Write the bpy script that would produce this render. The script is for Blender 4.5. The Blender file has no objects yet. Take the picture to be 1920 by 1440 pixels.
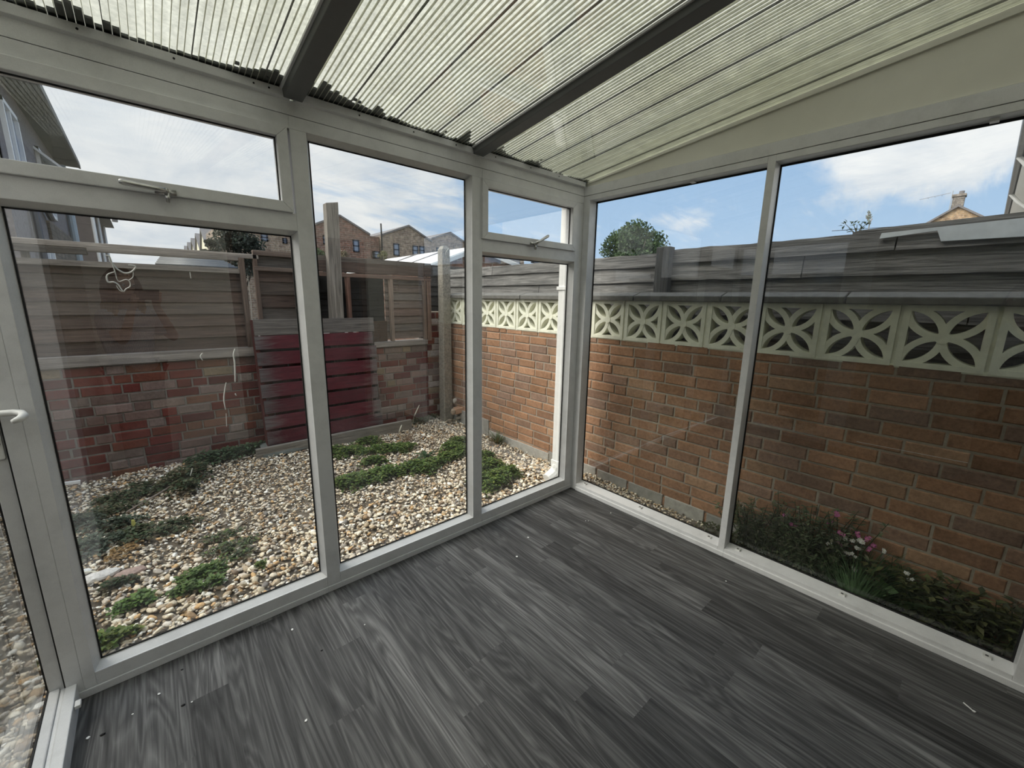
import bpy, bmesh, math, random
import numpy as np
from mathutils import Vector, Matrix

SC = bpy.context.scene
COL = SC.collection
random.seed(7)
RNG = np.random.default_rng(11)

# ------------------------------------------------------------------ camera
CAM_POS = np.array([-2.358752, -1.944751, 1.45])
CAM_ROT = np.array([[0.750607, -0.121445, 0.649493],
                    [-0.660558, -0.161568, 0.733184],
                    [0.015895, -0.97936, -0.201496]])      # columns: right, down, forward
FPX = 768.605
cam_data = bpy.data.cameras.new('camera')
cam_data.sensor_width = 36.0
cam_data.lens = FPX / 1920 * 36
cam_data.clip_start = 0.02
cam_data.clip_end = 400
cam = bpy.data.objects.new('camera', cam_data)
COL.objects.link(cam)
M = Matrix.Identity(4)
for i in range(3):
    M[i][0] = CAM_ROT[i, 0]; M[i][1] = -CAM_ROT[i, 1]; M[i][2] = -CAM_ROT[i, 2]; M[i][3] = CAM_POS[i]
cam.matrix_world = M
SC.camera = cam

# ------------------------------------------------------------------ sky, sun, exposure
SC.view_settings.view_transform = 'Standard'
SC.view_settings.look = 'None'
SC.view_settings.gamma = 1.0
SC.view_settings.exposure = 0.0
SC.view_settings.use_curve_mapping = False
SC.cycles.transparent_max_bounces = 32
SC.cycles.max_bounces = 12
SC.cycles.caustics_reflective = False
SC.cycles.caustics_refractive = False


def build_sky():
    w = bpy.data.worlds.new('sky')
    SC.world = w
    w.use_nodes = True
    nt = w.node_tree
    nt.nodes.clear()
    N = nt.nodes.new
    L = nt.links.new
    out = N('ShaderNodeOutputWorld'); bg = N('ShaderNodeBackground')
    tc = N('ShaderNodeTexCoord'); sep = N('ShaderNodeSeparateXYZ')
    L(tc.outputs['Generated'], sep.inputs[0])

    def math_(op, a, b=None, c=None, clamp=False):
        n = N('ShaderNodeMath'); n.operation = op; n.use_clamp = clamp
        for i, v in enumerate((a, b, c)):
            if v is None: continue
            if isinstance(v, (int, float)): n.inputs[i].default_value = v
            else: L(v, n.inputs[i])
        return n.outputs[0]
    zc = math_('MAXIMUM', sep.outputs[2], 0.0)
    den = math_('ADD', zc, 0.22)
    comb = N('ShaderNodeCombineXYZ')
    L(math_('DIVIDE', sep.outputs[0], den), comb.inputs[0])
    L(math_('DIVIDE', sep.outputs[1], den), comb.inputs[1])
    comb.inputs[2].default_value = 0.35

    def noise(scale, detail, rough, dist=0.0, off=(0, 0, 0), stretch=(1, 1, 1)):
        mp = N('ShaderNodeMapping'); mp.inputs['Location'].default_value = off; mp.inputs['Scale'].default_value = stretch
        L(comb.outputs[0], mp.inputs[0])
        n = N('ShaderNodeTexNoise'); n.inputs['Scale'].default_value = scale; n.inputs['Detail'].default_value = detail
        n.inputs['Roughness'].default_value = rough; n.inputs['Distortion'].default_value = dist
        L(mp.outputs[0], n.inputs['Vector'])
        return n.outputs['Fac']
    big = noise(0.9, 3, 0.5, 0.2, (SKY['ox'], SKY['oy'], 0))
    det = noise(2.3, 8, 0.58, 0.4, (SKY['ox'] + 3, SKY['oy'] - 2, 0), (1.0, 1.5, 1))
    wisp = noise(3.4, 9, 0.65, 1.2, (5, 2, 1), (0.6, 2.0, 1))
    # sun lies behind thin cloud to the front left: the cloud cover is denser on that side
    side = math_('MULTIPLY_ADD', sep.outputs[0], -0.42, 0.16)
    cov = math_('ADD', math_('ADD', math_('MULTIPLY', big, 0.62), math_('MULTIPLY', det, 0.55)), side)
    cov = math_('ADD', cov, math_('MULTIPLY', math_('SUBTRACT', wisp, 0.5), 0.35))
    # the larger cloud banks: where they stand in the sky, and how much cloud each adds
    for (d, r0, amt) in SKY['banks']:
        dp = N('ShaderNodeVectorMath'); dp.operation = 'DISTANCE'; L(tc.outputs['Generated'], dp.inputs[0]); dp.inputs[1].default_value = d
        fall = N('ShaderNodeMapRange'); fall.interpolation_type = 'SMOOTHSTEP'
        fall.inputs['From Min'].default_value = r0; fall.inputs['From Max'].default_value = 0.0
        fall.inputs['To Min'].default_value = 0.0; fall.inputs['To Max'].default_value = amt
        L(dp.outputs['Value'], fall.inputs['Value'])
        cov = math_('ADD', cov, fall.outputs[0])
    mask = N('ShaderNodeMapRange'); mask.interpolation_type = 'SMOOTHSTEP'
    mask.inputs['From Min'].default_value = SKY['lo']; mask.inputs['From Max'].default_value = SKY['hi']
    L(cov, mask.inputs['Value'])
    # clear sky: paler at the horizon
    ramp = N('ShaderNodeValToRGB')
    ramp.color_ramp.elements[0].position = 0.0; ramp.color_ramp.elements[0].color = (0.56, 0.70, 0.86, 1)
    ramp.color_ramp.elements[1].position = 0.55; ramp.color_ramp.elements[1].color = (0.22, 0.40, 0.70, 1)
    e = ramp.color_ramp.elements.new(0.16); e.color = (0.42, 0.60, 0.83, 1)
    L(zc, ramp.inputs[0])
    # cloud tone: white with grey bases
    cr = N('ShaderNodeValToRGB')
    cr.color_ramp.elements[0].position = 0.30; cr.color_ramp.elements[0].color = (0.64, 0.71, 0.80, 1)
    cr.color_ramp.elements[1].position = 0.62; cr.color_ramp.elements[1].color = (0.95, 0.96, 0.97, 1)
    L(noise(2.0, 6, 0.6, 0.5, (1.3, 7.7, 0)), cr.inputs[0])
    mix = N('ShaderNodeMix'); mix.data_type = 'RGBA'
    L(mask.outputs[0], mix.inputs['Factor']); L(ramp.outputs[0], mix.inputs['A']); L(cr.outputs[0], mix.inputs['B'])
    L(mix.outputs['Result'], bg.inputs['Color'])
    # a bright overcast zenith, three times the horizon's radiance
    zen = N('ShaderNodeMapRange'); zen.interpolation_type = 'SMOOTHSTEP'
    zen.inputs['From Min'].default_value = .42; zen.inputs['From Max'].default_value = .95
    zen.inputs['To Min'].default_value = SKY['strength']; zen.inputs['To Max'].default_value = SKY['zenith']
    L(zc, zen.inputs['Value']); L(zen.outputs[0], bg.inputs['Strength'])
    L(bg.outputs[0], out.inputs[0])


SKY = dict(ox=0.0, oy=0.0, lo=0.47, hi=0.72, strength=1.06, zenith=2.4,
           banks=[((.962, .162, .217), .16, .26), ((.955, .11, .27), .14, .22), ((.970, .045, .237), .10, .26), ((.945, .27, .19), .13, .16), ((.03, .975, .22), .24, .12), ((.33, .91, .22), .30, .08), ((.16, .978, .13), .22, .14), ((.88, .43, .17), .12, .14), ((.51, .82, .26), .16, .12)])
build_sky()
sun_data = bpy.data.lights.new('sun', 'SUN')
sun_data.energy = 5.0
sun_data.angle = math.radians(50)
sun_data.color = (1.0, 0.95, 0.86)
sun = bpy.data.objects.new('sun', sun_data)
COL.objects.link(sun)
sun.rotation_euler = Vector((-0.60, 0.42, 0.68)).to_track_quat('Z', 'Y').to_euler()


# ------------------------------------------------------------------ helpers
def ray(u, v):
    return CAM_ROT @ np.array([(u - 960) / FPX, (v - 720) / FPX, 1.0])


def onx(u, v, x):
    d = ray(u, v); return CAM_POS + d * ((x - CAM_POS[0]) / d[0])


def ony(u, v, y):
    d = ray(u, v); return CAM_POS + d * ((y - CAM_POS[1]) / d[1])


def onz(u, v, z):
    d = ray(u, v); return CAM_POS + d * ((z - CAM_POS[2]) / d[2])


class MB:
    """collects shapes and links them as one mesh object"""
    def __init__(self):
        self.v = []; self.f = []; self.t = []; self.cur = (1, 1, 1)

    def tint(self, *c):
        self.cur = c if len(c) == 3 else (c[0],) * 3
        return self

    def add(self, vs, fs):
        o = len(self.v)
        self.v.extend([tuple(float(q) for q in p) for p in vs])
        for f in fs:
            self.f.append(tuple(i + o for i in f)); self.t.append(self.cur)
        return self

    def box(self, x0, x1, y0, y1, z0, z1):
        vs = [(x, y, z) for z in (z0, z1) for y in (y0, y1) for x in (x0, x1)]
        return self.add(vs, [(0, 2, 3, 1), (4, 5, 7, 6), (0, 1, 5, 4), (2, 6, 7, 3), (0, 4, 6, 2), (1, 3, 7, 5)])

    def obox(self, c, a, b, d):
        """centre and three half-axis vectors"""
        c, a, b, d = (np.array(q, float) for q in (c, a, b, d))
        vs = [c + sx * a + sy * b + sz * d for sz in (-1, 1) for sy in (-1, 1) for sx in (-1, 1)]
        if np.dot(np.cross(a, b), d) < 0:
            fs = [(0, 1, 3, 2), (4, 6, 7, 5), (0, 4, 5, 1), (2, 3, 7, 6), (0, 2, 6, 4), (1, 5, 7, 3)]
        else:
            fs = [(0, 2, 3, 1), (4, 5, 7, 6), (0, 1, 5, 4), (2, 6, 7, 3), (0, 4, 6, 2), (1, 3, 7, 5)]
        return self.add(vs, fs)

    def prism(self, pts, vec):
        """polygon (3-D points) swept along vec"""
        pts = [np.array(p, float) for p in pts]; vec = np.array(vec, float)
        n = len(pts)
        nrm = sum((np.cross(pts[i] - pts[0], pts[(i + 1) % n] - pts[0]) for i in range(1, n)), np.zeros(3))
        flip = np.dot(nrm, vec) > 0
        vs = pts + [p + vec for p in pts]
        fs = [tuple(range(n)), tuple(range(2 * n - 1, n - 1, -1))] + [(i, i + n, (i + 1) % n + n, (i + 1) % n) for i in range(n)]
        if flip:
            fs = [tuple(reversed(f)) for f in fs]
        return self.add(vs, fs)

    def bar(self, p, q, w, h, up=(0, 0, 1)):
        p = np.array(p, float); q = np.array(q, float)
        d = q - p; L = np.linalg.norm(d); d = d / L
        s = np.cross(d, np.array(up, float)); s /= np.linalg.norm(s); u = np.cross(s, d)
        return self.obox((p + q) / 2, d * L / 2, s * w / 2, u * h / 2)

    def tube(self, pts, r, n=8, cap=True):
        pts = [np.array(p, float) for p in pts]
        rs = r if isinstance(r, (list, tuple)) else [r] * len(pts)
        vs = []; fs = []
        prev = None
        for i, p in enumerate(pts):
            d = pts[min(i + 1, len(pts) - 1)] - pts[max(i - 1, 0)]
            d = d / (np.linalg.norm(d) + 1e-12)
            if prev is None:
                ref = np.array([0, 0, 1.0]) if abs(d[2]) < .9 else np.array([1.0, 0, 0])
            else:
                ref = prev
            s = np.cross(np.cross(d, ref), d); s /= np.linalg.norm(s) + 1e-12; prev = s
            t = np.cross(d, s)
            for k in range(n):
                a = 2 * math.pi * k / n
                vs.append(p + rs[i] * (math.cos(a) * s + math.sin(a) * t))
        for i in range(len(pts) - 1):
            for k in range(n):
                a = i * n + k; b = i * n + (k + 1) % n
                fs.append((a, b, b + n, a + n))
        if cap:
            fs.append(tuple(range(n - 1, -1, -1))); fs.append(tuple((len(pts) - 1) * n + k for k in range(n)))
        return self.add(vs, fs)

    def cyl(self, p, q, r, n=16):
        return self.tube([p, q], r, n)

    def ball(self, c, r, sub=1, jit=0.0, rng=random):
        V, F = ICO[sub]
        c = np.array(c, float); r = np.array(r if hasattr(r, '__len__') else (r,) * 3, float)
        vs = [c + r * p * (1 + jit * (rng.random() - .5) * 2) for p in V]
        return self.add(vs, F)

    def build(self, name, mat, parent=None, smooth=False, bevel=0.0, seg=2, kind=None, label=None):
        me = bpy.data.meshes.new(name)
        me.from_pydata(self.v, [], self.f)
        ca = me.color_attributes.new('tint', 'FLOAT_COLOR', 'CORNER')
        arr = np.ones((len(me.loops), 4), np.float32)
        k = 0
        for f, t in zip(self.f, self.t):
            arr[k:k + len(f), :3] = t; k += len(f)
        ca.data.foreach_set('color', arr.ravel())
        me.materials.append(mat)
        if smooth:
            me.polygons.foreach_set('use_smooth', [True] * len(me.polygons))
        me.update()
        o = bpy.data.objects.new(name, me)
        COL.objects.link(o)
        if parent is not None:
            o.parent = parent
            o.matrix_parent_inverse = Matrix.Translation(-PLOC(parent))
        if bevel > 0:
            b = o.modifiers.new('bevel', 'BEVEL'); b.width = bevel; b.segments = seg; b.limit_method = 'ANGLE'; b.angle_limit = math.radians(40)
            if smooth is None: pass
        if kind: o['kind'] = kind
        if label: o['label'] = label
        return o


def PLOC(o):
    return Vector(o.location) if o.type == 'EMPTY' else Vector((0, 0, 0))


def _ico(sub):
    bm = bmesh.new()
    bmesh.ops.create_icosphere(bm, subdivisions=sub, radius=1.0)
    bm.verts.ensure_lookup_table()
    V = [np.array(v.co) for v in bm.verts]; F = [tuple(v.index for v in f.verts) for f in bm.faces]
    bm.free()
    return V, F


ICO = {1: _ico(1), 2: _ico(2), 3: _ico(3)}


def tag(o, label=None, cat=None, group=None, kind=None):
    if label: o['label'] = label
    if cat: o['category'] = cat
    if group: o['group'] = group
    if kind: o['kind'] = kind
    return o


def empty(name, loc=(0, 0, 0), label=None, cat=None, group=None, kind=None):
    o = bpy.data.objects.new(name, None)
    COL.objects.link(o)
    o.location = loc
    o.empty_display_size = 0.1
    return tag(o, label, cat, group, kind)


# ------------------------------------------------------------------ materials
class NT:
    def __init__(self, name):
        self.m = bpy.data.materials.new(name); self.m.use_nodes = True
        self.nt = self.m.node_tree; self.nt.nodes.clear()
        self.out = self.N('ShaderNodeOutputMaterial')

    def N(self, t, **kw):
        n = self.nt.nodes.new(t)
        for k, v in kw.items(): setattr(n, k, v)
        return n

    def L(self, a, b): self.nt.links.new(a, b)

    def put(self, sock, v):
        if isinstance(v, bpy.types.NodeSocket): self.L(v, sock)
        elif v is not None: sock.default_value = v

    def math(self, op, a, b=None, c=None, clamp=False):
        n = self.N('ShaderNodeMath', operation=op, use_clamp=clamp)
        for i, v in enumerate((a, b, c)):
            if v is not None: self.put(n.inputs[i], v)
        return n.outputs[0]

    def coord(self, kind='Object', scale=(1, 1, 1), loc=(0, 0, 0), rot=(0, 0, 0)):
        tc = self.N('ShaderNodeTexCoord'); mp = self.N('ShaderNodeMapping')
        mp.inputs['Scale'].default_value = scale; mp.inputs['Location'].default_value = loc; mp.inputs['Rotation'].default_value = rot
        self.L(tc.outputs[kind], mp.inputs[0])
        return mp.outputs[0]

    def noise(self, vec, scale=5, detail=4, rough=.5, dist=0.0, col=False):
        n = self.N('ShaderNodeTexNoise'); n.inputs['Scale'].default_value = scale; n.inputs['Detail'].default_value = detail
        n.inputs['Roughness'].default_value = rough; n.inputs['Distortion'].default_value = dist
        self.L(vec, n.inputs['Vector'])
        return n.outputs['Color' if col else 'Fac']

    def ramp(self, fac, stops):
        r = self.N('ShaderNodeValToRGB'); cr = r.color_ramp
        while len(cr.elements) > 1: cr.elements.remove(cr.elements[-1])
        for i, (p, c) in enumerate(stops):
            e = cr.elements[0] if i == 0 else cr.elements.new(p)
            e.position = p
            c = (c, c, c) if isinstance(c, (int, float)) else c
            e.color = (*c[:3], 1)
        self.L(fac, r.inputs[0])
        return r.outputs[0]

    def mix(self, fac, a, b, blend='MIX'):
        n = self.N('ShaderNodeMix', data_type='RGBA', blend_type=blend)
        self.put(n.inputs['Factor'], fac)
        for s, v in (('A', a), ('B', b)):
            if isinstance(v, (tuple, list)): n.inputs[s].default_value = (*v[:3], 1)
            else: self.L(v, n.inputs[s])
        return n.outputs['Result']

    def tint(self):
        a = self.N('ShaderNodeAttribute', attribute_name='tint'); return a.outputs['Color']

    def bump(self, h, strength=.3, dist=.01):
        b = self.N('ShaderNodeBump'); b.inputs['Strength'].default_value = strength; b.inputs['Distance'].default_value = dist
        self.L(h, b.inputs['Height']); return b.outputs[0]

    def pbr(self, col, rough=.5, spec=.5, bump=None, metal=0.0, trans=None):
        p = self.N('ShaderNodeBsdfPrincipled')
        if isinstance(col, (tuple, list)): p.inputs['Base Color'].default_value = (*col[:3], 1)
        else: self.L(col, p.inputs['Base Color'])
        self.put(p.inputs['Roughness'], rough)
        p.inputs['Specular IOR Level'].default_value = spec
        p.inputs['Metallic'].default_value = metal
        if bump is not None: self.L(bump, p.inputs['Normal'])
        self.L(p.outputs[0], self.out.inputs[0])
        return self.m


def mat_plain(name, col, rough=.6, var=.12, scale=30, spec=.4, bump=.08, metal=0.0):
    """a plain surface with slight mottling, times the face tint"""
    t = NT(name)
    v = t.coord()
    n = t.noise(v, scale, 5, .6)
    k = t.ramp(n, [(0.25, 1 - var), (0.75, 1 + var)])
    c = t.mix(1.0, t.mix(1.0, col, k, 'MULTIPLY'), t.tint(), 'MULTIPLY')
    return t.pbr(c, rough, spec, t.bump(n, bump, .004), metal)


def mat_upvc(name='upvc_white', col=(.80, .805, .81)):
    t = NT(name)
    v = t.coord()
    fine = t.noise(v, 420, 2, .5)
    dirt = t.noise(v, 7, 6, .7)
    k = t.ramp(dirt, [(0.30, .86), (0.55, 1.0)])
    c = t.mix(1.0, t.mix(1.0, col, k, 'MULTIPLY'), t.tint(), 'MULTIPLY')
    g = t.ramp(fine, [(.3, .95), (.7, 1.03)])
    c = t.mix(1.0, c, g, 'MULTIPLY')
    return t.pbr(c, .36, .4, t.bump(fine, .08, .002))


def mat_glass(name='window_glass', ior=1.85, dirt=.02):
    t = NT(name)
    geo = t.N('ShaderNodeNewGeometry')
    # the fresnel node inverts the index on back faces; undo that, the pane is a slab in air
    i = t.math('ADD', ior, t.math('MULTIPLY', geo.outputs['Backfacing'], 1.0 / ior - ior))
    fr = t.N('ShaderNodeFresnel'); t.L(i, fr.inputs['IOR'])
    tr = t.N('ShaderNodeBsdfTransparent'); tr.inputs[0].default_value = (.965, .975, .97, 1)
    gl = t.N('ShaderNodeBsdfGlossy'); gl.inputs['Roughness'].default_value = 0.0; gl.inputs['Color'].default_value = (1, 1, 1, 1)
    df = t.N('ShaderNodeBsdfTranslucent'); df.inputs[0].default_value = (.6, .6, .58, 1)
    v = t.coord()
    sm = t.ramp(t.noise(v, 3.0, 7, .72), [(.42, 0.0), (.8, 1.0)])
    m0 = t.N('ShaderNodeMixShader'); t.L(t.math('MULTIPLY', sm, dirt), m0.inputs[0]); t.L(tr.outputs[0], m0.inputs[1]); t.L(df.outputs[0], m0.inputs[2])
    m1 = t.N('ShaderNodeMixShader'); t.L(fr.outputs[0], m1.inputs[0]); t.L(m0.outputs[0], m1.inputs[1]); t.L(gl.outputs[0], m1.inputs[2])
    t.L(m1.outputs[0], t.out.inputs[0])
    return t.m


def mat_brick(name, rough=.9):
    """brick faces: colour comes from each brick's own tint, with sandy mottling and weather stains"""
    t = NT(name)
    v = t.coord()
    n1 = t.noise(v, 55, 6, .65); n2 = t.noise(v, 6, 4, .6)
    c = t.mix(1.0, t.tint(), t.ramp(n1, [(.3, .72), (.7, 1.22)]), 'MULTIPLY')
    c = t.mix(1.0, c, t.ramp(n2, [(.3, .80), (.7, 1.12)]), 'MULTIPLY')
    return t.pbr(c, rough, .2, t.bump(n1, .5, .004))


def mat_wood(name, axis='x', dark=(.08, .07, .065), light=(.26, .235, .21), rough=.85, scale=1.0, bump=.4):
    t = NT(name)
    sc = {'x': (1.2, 26, 26), 'y': (26, 1.2, 26), 'z': (26, 26, 1.2)}[axis]
    sc = tuple(q * scale for q in sc)
    v = t.coord(scale=sc)
    g = t.noise(v, 2.2, 8, .62, .8)
    sc2 = tuple(q * 3.2 for q in sc)
    g2 = t.noise(t.coord(scale=sc2), 2.0, 4, .6, .2)
    c = t.ramp(g, [(.28, dark), (.52, tuple((a + b) / 2 for a, b in zip(dark, light))), (.74, light)])
    c = t.mix(1.0, c, t.ramp(g2, [(.3, .75), (.65, 1.15)]), 'MULTIPLY')
    c = t.mix(1.0, c, t.tint(), 'MULTIPLY')
    h = t.math('ADD', g, t.math('MULTIPLY', g2, .6))
    return t.pbr(c, rough, .25, t.bump(h, bump, .006))


def mat_tinted(name, rough=.8, spec=.25, var=.15, scale=60, translucent=0.0):
    t = NT(name)
    v = t.coord()
    n = t.noise(v, scale, 4, .6)
    c = t.mix(1.0, t.tint(), t.ramp(n, [(.3, 1 - var), (.7, 1 + var)]), 'MULTIPLY')
    if translucent <= 0:
        return t.pbr(c, rough, spec, t.bump(n, .2, .003))
    t.pbr(c, rough, spec)
    p = [q for q in t.nt.nodes if q.type == 'BSDF_PRINCIPLED'][0]
    tl = t.N('ShaderNodeBsdfTranslucent'); t.L(c, tl.inputs[0])
    m = t.N('ShaderNodeMixShader'); m.inputs[0].default_value = translucent
    t.L(p.outputs[0], m.inputs[1]); t.L(tl.outputs[0], m.inputs[2]); t.L(m.outputs[0], t.out.inputs[0])
    return t.m


def mat_roof_sheet(name='polycarbonate'):
    """weathered twin-wall polycarbonate skin: scatters daylight, algae-stained"""
    t = NT(name)
    v = t.coord()
    n = t.noise(v, 1.6, 6, .6); s = t.noise(t.coord(scale=(1, 1, 1)), 60, 5, .75)
    st = t.noise(t.coord(scale=(26, .6, 1)), 1.0, 3, .5)
    c = t.ramp(n, [(.3, (.46, .45, .37)), (.7, (.57, .56, .50))])
    c = t.mix(1.0, c, t.ramp(s, [(.32, .74), (.62, 1.08)]), 'MULTIPLY')
    c = t.mix(1.0, c, t.ramp(st, [(.3, .86), (.7, 1.12)]), 'MULTIPLY')
    tl = t.N('ShaderNodeBsdfTranslucent'); t.L(c, tl.inputs[0])
    df = t.N('ShaderNodeBsdfDiffuse'); t.L(c, df.inputs[0])
    m = t.N('ShaderNodeMixShader'); m.inputs[0].default_value = .20
    t.L(tl.outputs[0], m.inputs[1]); t.L(df.outputs[0], m.inputs[2])
    t.L(m.outputs[0], t.out.inputs[0])
    return t.m


def mat_floor(name='dark_wood_vinyl'):
    t = NT(name)
    a = t.N('ShaderNodeAttribute', attribute_name='tint')
    sep = t.N('ShaderNodeSeparateColor'); t.L(a.outputs['Color'], sep.inputs[0])
    tc = t.N('ShaderNodeTexCoord')
    off = t.N('ShaderNodeCombineXYZ'); t.L(t.math('MULTIPLY', sep.outputs[1], 37.0), off.inputs[0]); t.L(t.math('MULTIPLY', sep.outputs[2], 53.0), off.inputs[1])
    add = t.N('ShaderNodeVectorMath', operation='ADD'); t.L(tc.outputs['Object'], add.inputs[0]); t.L(off.outputs[0], add.inputs[1])

    def mp(s):
        m = t.N('ShaderNodeMapping'); m.inputs['Scale'].default_value = s; t.L(add.outputs[0], m.inputs[0]); return m.outputs[0]
    # cathedral figure: rings of a stretched distorted field
    f = t.noise(mp((11, .9, 1)), 1.0, 2, .45, .5)
    rings = t.math('ABSOLUTE', t.math('SUBTRACT', t.math('FRACT', t.math('MULTIPLY', f, 13.0)), .5))
    fine = t.noise(mp((170, 3.5, 1)), 1.0, 5, .65, .2)
    mid = t.noise(mp((34, 1.6, 1)), 1.0, 5, .6, .3)
    val = t.math('ADD', t.math('MULTIPLY', rings, .40), t.math('ADD', t.math('MULTIPLY', fine, .55), t.math('MULTIPLY', mid, .75)))
    c = t.ramp(val, [(.42, (.022, .022, .022)), (.72, (.070, .069, .069)), (1.0, (.165, .164, .162))])
    c = t.mix(1.0, c, sep.outputs[0], 'MULTIPLY')
    dust = t.noise(t.coord(), 3.0, 6, .7)
    c = t.mix(t.math('MULTIPLY', t.ramp(dust, [(.45, 0.0), (.8, 1.0)]), .05), c, (.3, .3, .3))
    ro = t.math('ADD', .42, t.math('MULTIPLY', fine, .2))
    return t.pbr(c, ro, .22, t.bump(val, .12, .002))


U = mat_upvc()
BAR = mat_plain('grey_aluminium', (.15, .155, .16), .5, .05, 40)
GASKET = mat_plain('black_rubber', (.012, .012, .012), .6, .1, 60)
GLASS = mat_glass()
GLASS_B = mat_glass('side_glass', 1.42, .03)
FLOOR = mat_floor()
ROOF = mat_roof_sheet()
PANEL = mat_plain('cream_panel', (.82, .81, .72), .5, .04, 6)
STEEL = mat_plain('chrome', (.55, .55, .54), .28, .1, 50, metal=.9)
BRICK = mat_brick('brick')
MORTAR = mat_plain('mortar', (.36, .31, .25), .95, .2, 50)
CONC = mat_plain('concrete', (.34, .33, .30), .92, .25, 22, bump=.4)
CAST = mat_plain('painted_cast_concrete', (.80, .80, .66), .85, .14, 18, bump=.3)
WOODX = mat_wood('fence_wood', 'x')
WOODY = mat_wood('weathered_boards', 'y', (.05, .05, .048), (.30, .29, .275), bump=.7)
WOODZ = mat_wood('post_wood', 'z', (.10, .09, .08), (.36, .33, .29))
STONE = mat_tinted('gravel_stone', .75, .3, .22, 90)
LEAF = mat_tinted('leaf', .55, .4, .2, 40, .35)
TINT = mat_tinted('weathered_surface', .8, .25, .15, 12)
SOIL = mat_plain('soil', (.13, .105, .075), .95, .3, 20, bump=.5)
WHITE = mat_plain('white_plastic', (.84, .84, .82), .4, .05, 12)
DARK = mat_plain('dark_void', (.015, .015, .016), .8, .1, 8)
PANE = mat_plain('distant_glass', (.20, .26, .36), .08, .1, 2, spec=.8)

# ================================================================== THE SETTING
RW = 2.735            # room width: wall_left outer jamb at x = -RW
RY = -2.75            # house wall


def struct(o):
    o['kind'] = 'structure'
    return o


def roof_z(y):        # underside of the roof sheets
    return 2.238 - 0.1218 * y


# ---- floor: printed vinyl planks, one quad per plank
def build_floor():
    m = MB(); w = 0.1177; x_edge = 0.062; rows = {}
    fixed = {1: -.655, 4: -1.276, 7: -.517, 8: -.846, 9: -1.176, 12: -.80, 16: -.375, 17: -.683}
    r = random.Random(3)
    for k in range(0, 25):
        x1 = min(x_edge - w * k, 0.02); x0 = max(x_edge - w * (k + 1), -2.80)
        if x1 <= x0: continue
        end = fixed.get(k, -r.random())
        y = end % 1.0 + 1.0
        while y > RY:
            a, b = min(y, .03), max(y - 1.0, RY)
            if a > b:
                tone = r.choice([.70, .82, .9, 1.0, 1.0, 1.12, 1.25, 1.42])
                m.tint(tone, r.random(), r.random())
                m.add([(x0, b, 0), (x1, b, 0), (x1, a, 0), (x0, a, 0)], [(0, 1, 2, 3)])
            y -= 1.0
    m.tint(1)
    m.box(-2.80, .02, RY, .03, -.06, -.0015)
    return struct(m.build('floor', FLOOR))


build_floor()


def frame_bead(m, x0, x1, z0, z1, d0=.006, d1=.046, w=.017):
    """sloping glazing bead round an opening in wall A (plane y = 0)"""
    m.prism([(x0, d0, z0), (x0, d1, z0), (x0, d1, z0 + w)], (x1 - x0, 0, 0))
    m.prism([(x0, d0, z1), (x0, d1, z1 - w), (x0, d1, z1)], (x1 - x0, 0, 0))
    m.prism([(x0, d0, z0), (x0 + w, d1, z0), (x0, d1, z0)], (0, 0, z1 - z0))
    m.prism([(x1, d0, z0), (x1, d1, z0), (x1 - w, d1, z0)], (0, 0, z1 - z0))


def gasket_ring(m, x0, x1, z0, z1, y=.0425, w=.0045):
    m.box(x0, x1, y, y + .006, z0, z0 + w); m.box(x0, x1, y, y + .006, z1 - w, z1)
    m.box(x0, x0 + w, y, y + .006, z0, z1); m.box(x1 - w, x1, y, y + .006, z0, z1)


def pane_a(win, x0, x1, z0, z1):
    m = MB(); frame_bead(m, x0, x1, z0, z1); m.build('glazing_bead', U, win)
    m = MB(); gasket_ring(m, x0 + .0165, x1 - .0165, z0 + .0165, z1 - .0165); m.build('gasket', GASKET, win)
    m = MB(); m.box(x0 + .004, x1 - .004, .0475, .0515, z0 + .004, z1 - .004)
    return m.build('glass_pane', GLASS, win)


def sash_a(win, x0, x1, z0, z1, handle_x, angle):
    """top-hung opener, proud of the frame"""
    w = .040
    m = MB()
    yo, yb = -.014, .05
    m.prism([(x0, yo, z0), (x1, yo, z0), (x1 - w, yo, z0 + w), (x0 + w, yo, z0 + w)], (0, yb - yo, 0))
    m.prism([(x0, yo, z1), (x0 + w, yo, z1 - w), (x1 - w, yo, z1 - w), (x1, yo, z1)], (0, yb - yo, 0))
    m.prism([(x0, yo, z0), (x0 + w, yo, z0 + w), (x0 + w, yo, z1 - w), (x0, yo, z1)], (0, yb - yo, 0))
    m.prism([(x1, yo, z0), (x1, yo, z1), (x1 - w, yo, z1 - w), (x1 - w, yo, z0 + w)], (0, yb - yo, 0))
    s = m.build('sash', U, win, bevel=.0025)
    m = MB(); gasket_ring(m, x0 + w - .001, x1 - w + .001, z0 + w - .001, z1 - w + .001, .012, .005); m.build('gasket', GASKET, s)
    m = MB(); m.box(x0 + w - .003, x1 - w + .003, .020, .024, z0 + w - .003, z1 - w + .003); m.build('pane', GLASS, s)
    # cockspur handle
    h = MB(); hz = z0 + .006
    h.box(handle_x - .028, handle_x + .03, -.022, -.0142, hz - .006, hz + .012)
    h.cyl((handle_x, -.014, hz + .004), (handle_x, -.044, hz + .004), .009)
    h.prism([(handle_x - .004, -.024, hz), (handle_x + .012, -.024, hz), (handle_x + .008, -.024, hz - .033), (handle_x - .002, -.024, hz - .030)], (0, -.012, 0))
    ca, sa = math.cos(angle), math.sin(angle)
    p0 = np.array([handle_x, -.042, hz + .004]); L = .115
    pts = [p0 + np.array([ca * L * q, -.006 * q, sa * L * q]) for q in (0, .25, .6, .92, 1.0)]
    h.tube(pts, [.0085, .0075, .0085, .0095, .006], 10)
    h.build('handle', STEEL, win, smooth=True, label='metal cockspur handle')


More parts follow.
